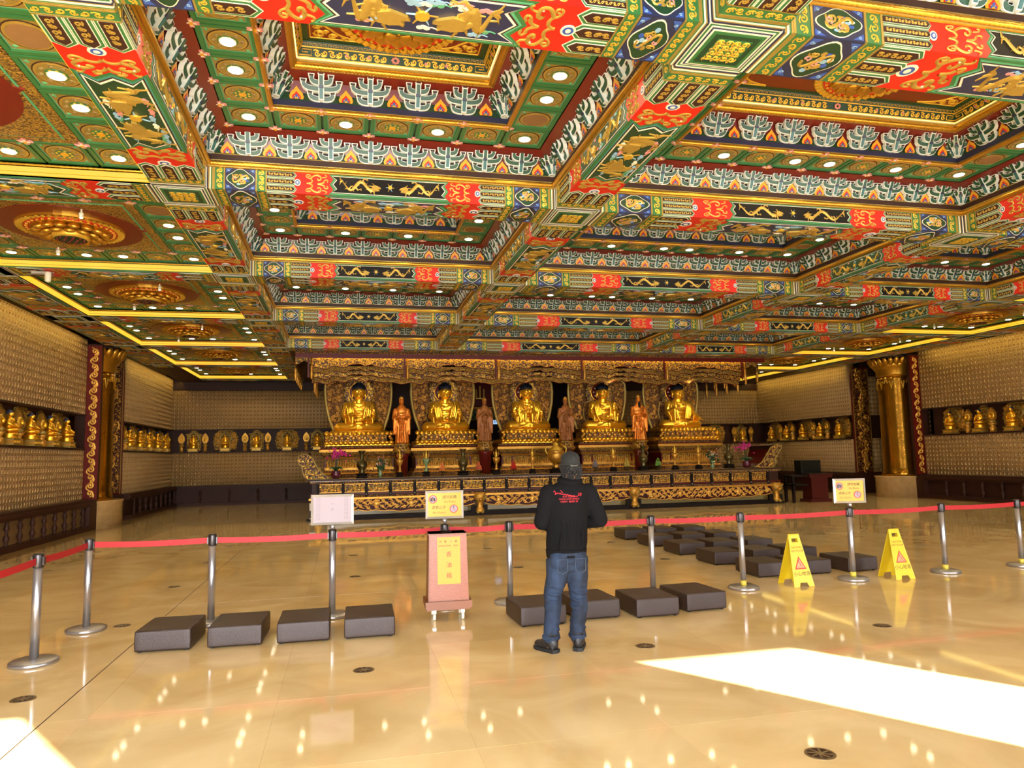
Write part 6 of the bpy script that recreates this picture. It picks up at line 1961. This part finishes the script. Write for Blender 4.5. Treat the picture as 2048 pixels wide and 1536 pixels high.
# ================================================================== THE STANDING MAN (back to the camera)
SKIN = pm('skin', (176, 124, 92), .5); HOOD = pm('black_fleece', (20, 19, 20), .95, 0, .15, 30, .3, 220, spec=.08)
m, nt, b = new_mat('blue_denim'); N = nt.nodes; Lk = nt.links.new
tc = N.new('ShaderNodeTexCoord'); n1 = N.new('ShaderNodeTexNoise'); n1.inputs['Scale'].default_value = 7; n1.inputs['Detail'].default_value = 5
mp = N.new('ShaderNodeMapping'); mp.inputs['Scale'].default_value = (1.6, 1, .7); Lk(tc.outputs['Object'], mp.inputs[0]); Lk(mp.outputs[0], n1.inputs['Vector'])
r1 = N.new('ShaderNodeValToRGB'); r1.color_ramp.elements[0].position = .38; r1.color_ramp.elements[0].color = lin((10, 18, 34)); r1.color_ramp.elements[1].position = .7; r1.color_ramp.elements[1].color = lin((32, 50, 76))
Lk(n1.outputs['Fac'], r1.inputs[0]); Lk(r1.outputs[0], b.inputs['Base Color']); b.inputs['Roughness'].default_value = .85
n2 = N.new('ShaderNodeTexNoise'); n2.inputs['Scale'].default_value = 16; bp = N.new('ShaderNodeBump'); bp.inputs['Strength'].default_value = .6; bp.inputs['Distance'].default_value = .015
Lk(tc.outputs['Object'], n2.inputs['Vector']); Lk(n2.outputs['Fac'], bp.inputs['Height']); Lk(bp.outputs['Normal'], b.inputs['Normal'])
DENIM = m
BOOT = pm('black_boot_leather', (30, 28, 28), .45, 0, .1, 8, .3, 60); CAPM = pm('dark_cap_cloth', (26, 26, 24), .9, 0, .1, 20); HAIRM = pm('black_hair', (20, 16, 15), .7, 0, .3, 40, .6, 120)
RUB = pm('boot_sole', (18, 17, 17), .7); GREYS = pm('grey_cap_strap', (74, 72, 64), .6); THREAD = pm('jeans_stitching', (60, 72, 88), .7)
man = empty('person', (1.93, 6.27, 0)); tag(man, 'man in black jacket, dark cap and blue jeans standing with his back turned', 'person')
# ---- body: one continuous figure under the clothes
q = MB([])
def chain(q, pts, rs):
    for (a, ra), (b_, rb) in zip(zip(pts, rs), zip(pts[1:], rs[1:])):
        q.tube([a, b_], [ra, rb], SKIN, 14); q.ell(a, ra, SKIN, 14, 9); q.ell(b_, rb, SKIN, 14, 9)
q.ell((.0, .0, .92), (.14, .09, .11), SKIN, 18, 10); q.ell((.01, .01, 1.06), (.135, .09, .13), SKIN, 18, 10); q.ell((.025, .01, 1.22), (.155, .1, .14), SKIN, 18, 10); q.ell((.035, .0, 1.36), (.165, .09, .09), SKIN, 18, 10)
chain(q, [(.04, .0, 1.4), (.055, .01, 1.52)], [.07, .058])
q.ell((.065, .02, 1.615), (.076, .094, .108), SKIN, 20, 14); q.ell((.065, .075, 1.555), (.05, .045, .045), SKIN, 14, 9)
q.ell((.065, .122, 1.6), (.012, .018, .026), SKIN, 8, 8)                       # nose
for s in (-1, 1):
    q.ell((.065 + s * .08, .02, 1.6), (.012, .022, .034), SKIN, 8, 8)         # ears
    q.ell((.065 + s * .03, .105, 1.63), (.016, .01, .008), SKIN, 8, 6)        # brow / eye sockets
q.ell((.065, .112, 1.56), (.022, .01, .008), SKIN, 8, 6)                      # mouth
HIPS = {-1: (-.08, 0, .86), 1: (.08, 0, .86)}; KN = {-1: (-.135, .02, .49), 1: (.10, .02, .49)}; AN = {-1: (-.165, -.01, .1), 1: (.075, -.01, .1)}
for s in (-1, 1):
    chain(q, [HIPS[s], KN[s], AN[s]], [.088, .056, .038])
    a = AN[s]; q.ell((a[0] + s * .02, a[1] + .07, .045), (.042, .12, .035), SKIN, 12, 8)
    chain(q, [(.035 + s * .17, 0, 1.365), (.04 + s * .255, .0, 1.12), (.045 + s * .11, .22, 1.08)], [.052, .042, .028])
    w_ = Vector((.045 + s * .11, .22, 1.08)); hand(q, w_, (-s * .7, .7, .0), (0, -.2, -1), s, 1.0, .45)
link('body', remesh(q, 'body', .009, SKIN, 2), man)
# face details on the far side of the head
q = MB([])
for s in (-1, 1): q.ell((.065 + s * .03, .108, 1.618), (.011, .006, .006), CREAM, 8, 6); q.ell((.065 + s * .03, .113, 1.618), .004, BLACK, 6, 5)
q.ell((.065, .12, 1.56), (.02, .006, .005), REDL, 8, 5)
link('face', q.mesh('face'), man)
# ---- jacket
q = MB([])
for z, x, rx, ry in ((.86, .0, .19, .135), (.93, .0, .195, .14), (1.02, .005, .19, .138), (1.12, .012, .188, .135), (1.22, .02, .195, .135), (1.31, .03, .2, .13), (1.38, .035, .19, .115), (1.43, .04, .145, .1)):
    pass
q.lathe([(.10, .80), (.172, .815), (.182, .86), (.19, .93), (.188, 1.0), (.186, 1.08), (.188, 1.16), (.193, 1.24), (.2, 1.31), (.196, 1.37), (.165, 1.425), (.12, 1.46)], HOOD, 36, (0, 0, 0), 1.0, .70)
q.v[-36 * 12:] = [(x + .04 * max(0, (z - .85) / .6), y + .005, z) for x, y, z in q.v[-36 * 12:]]
for u in (-.09, -.03, .03, .1):
    q.tube(bez((u, -.118, .86), (u * 1.2 + .01, -.138, .96), (u * .8 + .01, -.14, 1.06), (u * 1.3 + .02, -.12, 1.18), 8), [.004, .012, .014, .012, .01, .008, .006, .002], HOOD, 6)
q.tube([(.045, .0, 1.42), (.055, .005, 1.49)], [.105, .085], HOOD, 18)
for s in (-1, 1):
    S_, E_, W_ = (.035 + s * .185, 0, 1.365), (.045 + s * .272, -.02, 1.12), (.045 + s * .13, .2, 1.07)
    for (a, ra), (b_, rb) in zip(zip((S_, E_), (.085, .072)), zip((E_, W_), (.072, .052))):
        q.tube([a, b_], [ra, rb], HOOD, 16); q.ell(a, ra, HOOD, 14, 9); q.ell(b_, rb, HOOD, 14, 9)
    q.ell((E_[0] - s * .015, E_[1], E_[2] + .05), (.074, .078, .04), HOOD, 12, 8)     # sleeve creases
    q.ell((S_[0] + s * .035, 0, S_[2] - .1), (.076, .078, .05), HOOD, 12, 8)
for k, (z, w) in enumerate(((.89, .15), (.93, .1))):      # soft folds above the waistband
    q.tube(bez((-w, -.105, z + .03), (-w * .3, -.135, z - .01), (w * .4, -.135, z + .02), (w, -.105, z - .01), 8), .008, HOOD, 6)
jk = remesh(q, 'jacket', .009, HOOD, 4); jko = link('jacket', jk, man)
q = MB([]); q.lathe([(.172, .80), (.182, .81), (.186, .85), (.188, .875)], HOOD, 40, (.0, .005, 0), 1.0, .73); q.lathe([(.174, .80), (.17, .87)], HOOD, 40, (.0, .005, 0), 1.0, .73); link('waistband', q.mesh('waistband'), man)
q = MB([]); q.tube([(.05 + .088 * math.cos(a), .005 + .082 * math.sin(a), 1.475 + .02 * math.sin(a)) for a in [2 * PI * i / 24 for i in range(25)]], .03, HOOD, 10, False); link('collar', q.mesh('collar'), man)
# lettering printed on the back: projected onto the cloth
from mathutils.bvhtree import BVHTree
bv = BVHTree.FromPolygons([v.co.copy() for v in jk.vertices], [tuple(p.vertices) for p in jk.polygons])
REDT = pm('red_print', (190, 24, 40), .7)
def on_back(me, u, v):
    for vert in me.vertices:
        x, z = vert.co.x + u, vert.co.y + v
        h_ = bv.ray_cast(Vector((x, -.6, z)), Vector((0, 1, 0)))
        y = (h_[0].y if h_[0] is not None else -.13) - .0022
        vert.co = Vector((x, y, z))
    return link('back_print', me, jko)
q = MB([]); rr = random.Random(3)
P = [(-.13, .012), (-.118, .022), (-.112, .0), (-.12, -.012)] 
for k in range(26):
    P.append((-.105 + .006 * k, .0 - .0012 * k + (.008 if k % 2 else -.004) * (1.3 if k % 5 == 0 else .8)))
q.ribbon(P, .0055, 0, .001, REDT, flat=True); q.ribbon([(-.07, .026), (-.055, .004)], .005, 0, .001, REDT, flat=True)
on_back(q.mesh('back_print'), .0, 1.37)
on_back(text_mesh('20', .04, REDT, 'CENTER', 0, .2), .095, 1.355)
on_back(text_mesh('ROY COMPANY', .019, REDT), .01, 1.338)
on_back(text_mesh('CHINA SHOP SERVICE', .0185, REDT), .0, 1.318)
on_back(text_mesh('CREW  8EEEN 20', .021, REDT), .0, 1.296)
# ---- jeans
q = MB([])
for z, rx, ry in ((.72, .165, .12), (.78, .19, .14), (.84, .185, .135), (.89, .172, .122)): q.ell((0, -.0, z), (rx, ry, .06), DENIM, 24, 9)
for s in (-1, 1): q.ell((s * .085, -.06, .78), (.095, .085, .09), DENIM, 14, 9)
for s in (-1, 1):
    pts = [HIPS[s][:2] + (.78,), (HIPS[s][0] * 1.15, .0, .64), KN[s], (KN[s][0] * 1.05, -.01, .36), (AN[s][0], -.015, .2), (AN[s][0], -.015, .12)]
    rs = [.112, .1, .08, .074, .066, .07]
    for (a, ra), (b_, rb) in zip(zip(pts, rs), zip(pts[1:], rs[1:])):
        q.tube([a, b_], [ra, rb], DENIM, 16); q.ell(b_, rb, DENIM, 14, 9)
    for k, z in enumerate((.56, .5, .44, .38, .25, .2, .155)):       # bunched folds
        x = KN[s][0] + (AN[s][0] - KN[s][0]) * max(0, (.49 - z) / .39); r = .072 if z > .3 else .066
        q.tube([(x + r * math.cos(a), -.01 + r * math.sin(a), z + .012 * math.sin(a * 2 + k)) for a in [2 * PI * i / 14 for i in range(15)]], .011, DENIM, 6, False)
link('jeans', remesh(q, 'jeans', .009, DENIM, 3), man)
q = MB([])
for s in (-1, 1):
    x = AN[s][0]
    q.tube([(x + .068 * math.cos(a), -.012 + .064 * math.sin(a), .125 + .008 * math.sin(a * 3)) for a in [2 * PI * i / 18 for i in range(19)]], .014, DENIM, 7, False)
link('turned_cuffs', q.mesh('turned_cuffs'), man)
q = MB([])
for s in (-1, 1):
    P = [(s * .035, .8), (s * .13, .8), (s * .128, .7), (s * .083, .675), (s * .038, .7), (s * .035, .8)]
    q.tube([(x, -.142 + .25 * (abs(x) - .085) ** 2 * 4, z) for x, z in P], .0028, THREAD, 5)
q.tube([(0, -.118, .85), (0, -.122, .8), (0, -.112, .72)], .003, THREAD, 5)
link('pocket_seams', q.mesh('pocket_seams'), man)
# ---- boots
for s in (-1, 1):
    ax, ay = AN[s][0], AN[s][1]; ang = -s * .42 if s > 0 else .5
    M = T((ax, ay - .02, 0)) @ RZ(ang)
    q = MB([]); q.M = M
    q.ell((0, .0, .075), (.047, .062, .07), BOOT, 16, 9); q.tube([(0, 0, .06), (0, .0, .155)], [.05, .052], BOOT, 16); q.ell((0, .07, .055), (.046, .1, .048), BOOT, 16, 9); q.ell((0, .15, .045), (.047, .06, .038), BOOT, 16, 9); q.box(-.035, -.04, .02, .035, .16, .05, BOOT)
    bt = link('boot', remesh(q, 'boot', .008, BOOT, 2), man)
    q = MB([]); q.M = M; q.poly([(-.045, -.05), (0, -.068), (.045, -.05), (.05, .06), (.052, .15), (.03, .205), (-.03, .205), (-.052, .15), (-.05, .06)], 0, .03, RUB); link('sole', q.mesh('sole'), bt)
    q = MB([]); q.M = M
    q.tube([(.052 * math.cos(a), .056 * math.sin(a), .15) for a in [2 * PI * i / 16 for i in range(17)]], .008, BOOT, 6, False)
    q.tube([(s * .03, -.05, .14), (s * .06, -.06, .16), (s * .065, -.055, .18)], .005, BOOT, 5)
    link('ankle_strap', q.mesh('ankle_strap'), bt)
# ---- cap and hair
q = MB([])
for z, r in ((1.635, 1.04), (1.66, 1.02)): q.ell((.065, .018, z), (.083 * r, .1 * r, .075), CAPM, 24, 12)
q.tube([(.065 + .081 * math.cos(a), .018 + .098 * math.sin(a), 1.62) for a in [2 * PI * i / 28 for i in range(29)]], .009, CAPM, 8, False)
q.ell((.065, .018, 1.738), .009, CAPM, 8, 6)
for k in range(6):
    a = PI * k / 6 + .3
    q.tube([(.065 + .087 * math.sin(t) * math.cos(a), .018 + .104 * math.sin(t) * math.sin(a), 1.66 + .077 * math.cos(t)) for t in [PI * (i - 6) / 13 for i in range(13)]], .0022, CAPM, 4)
link('cap_crown', q.mesh('cap_crown'), man)
q = MB([])
for i in range(6):
    pass
q.M = frame((.065, .10, 1.63), (1, 0, 0), (0, 1, -.15), (0, .15, 1))
q.poly([(-.07, 0), (.07, 0), (.068, .05), (.04, .08), (0, .09), (-.04, .08), (-.068, .05)], -.002, .004, CAPM); link('cap_visor', q.mesh('cap_visor'), man)
q = MB([]); q.tube(bez((.03, -.083, 1.612), (.05, -.09, 1.606), (.08, -.09, 1.606), (.1, -.083, 1.612), 8), .008, GREYS, 6); link('cap_strap', q.mesh('cap_strap'), man)
q = MB([]); rr = random.Random(8)
q.ell((.065, -.01, 1.585), (.082, .082, .06), HAIRM, 20, 10)
for k in range(150):
    a = rr.uniform(PI + .0, 2 * PI); z = rr.uniform(1.5, 1.61); r = .083 + rr.uniform(-.004, .008) - .25 * max(0, 1.55 - z)
    c = (.065 + r * math.cos(a), .0 + r * math.sin(a), z)
    q.tube([c, (c[0] + rr.uniform(-.01, .01), c[1] + rr.uniform(-.008, .004), z - .012), (c[0] + rr.uniform(-.014, .014), c[1] + rr.uniform(-.012, .0), z - .026)], [.008, .007, .002], HAIRM, 5)
for s in (-1, 1):
    for k in range(14):
        z = 1.62 - .007 * k; q.ell((.065 + s * (.086 + rr.uniform(-.003, .005)), .0 + rr.uniform(-.02, .03), z), (.013, .016, .012), HAIRM, 7, 5)
link('hair', q.mesh('hair'), man)
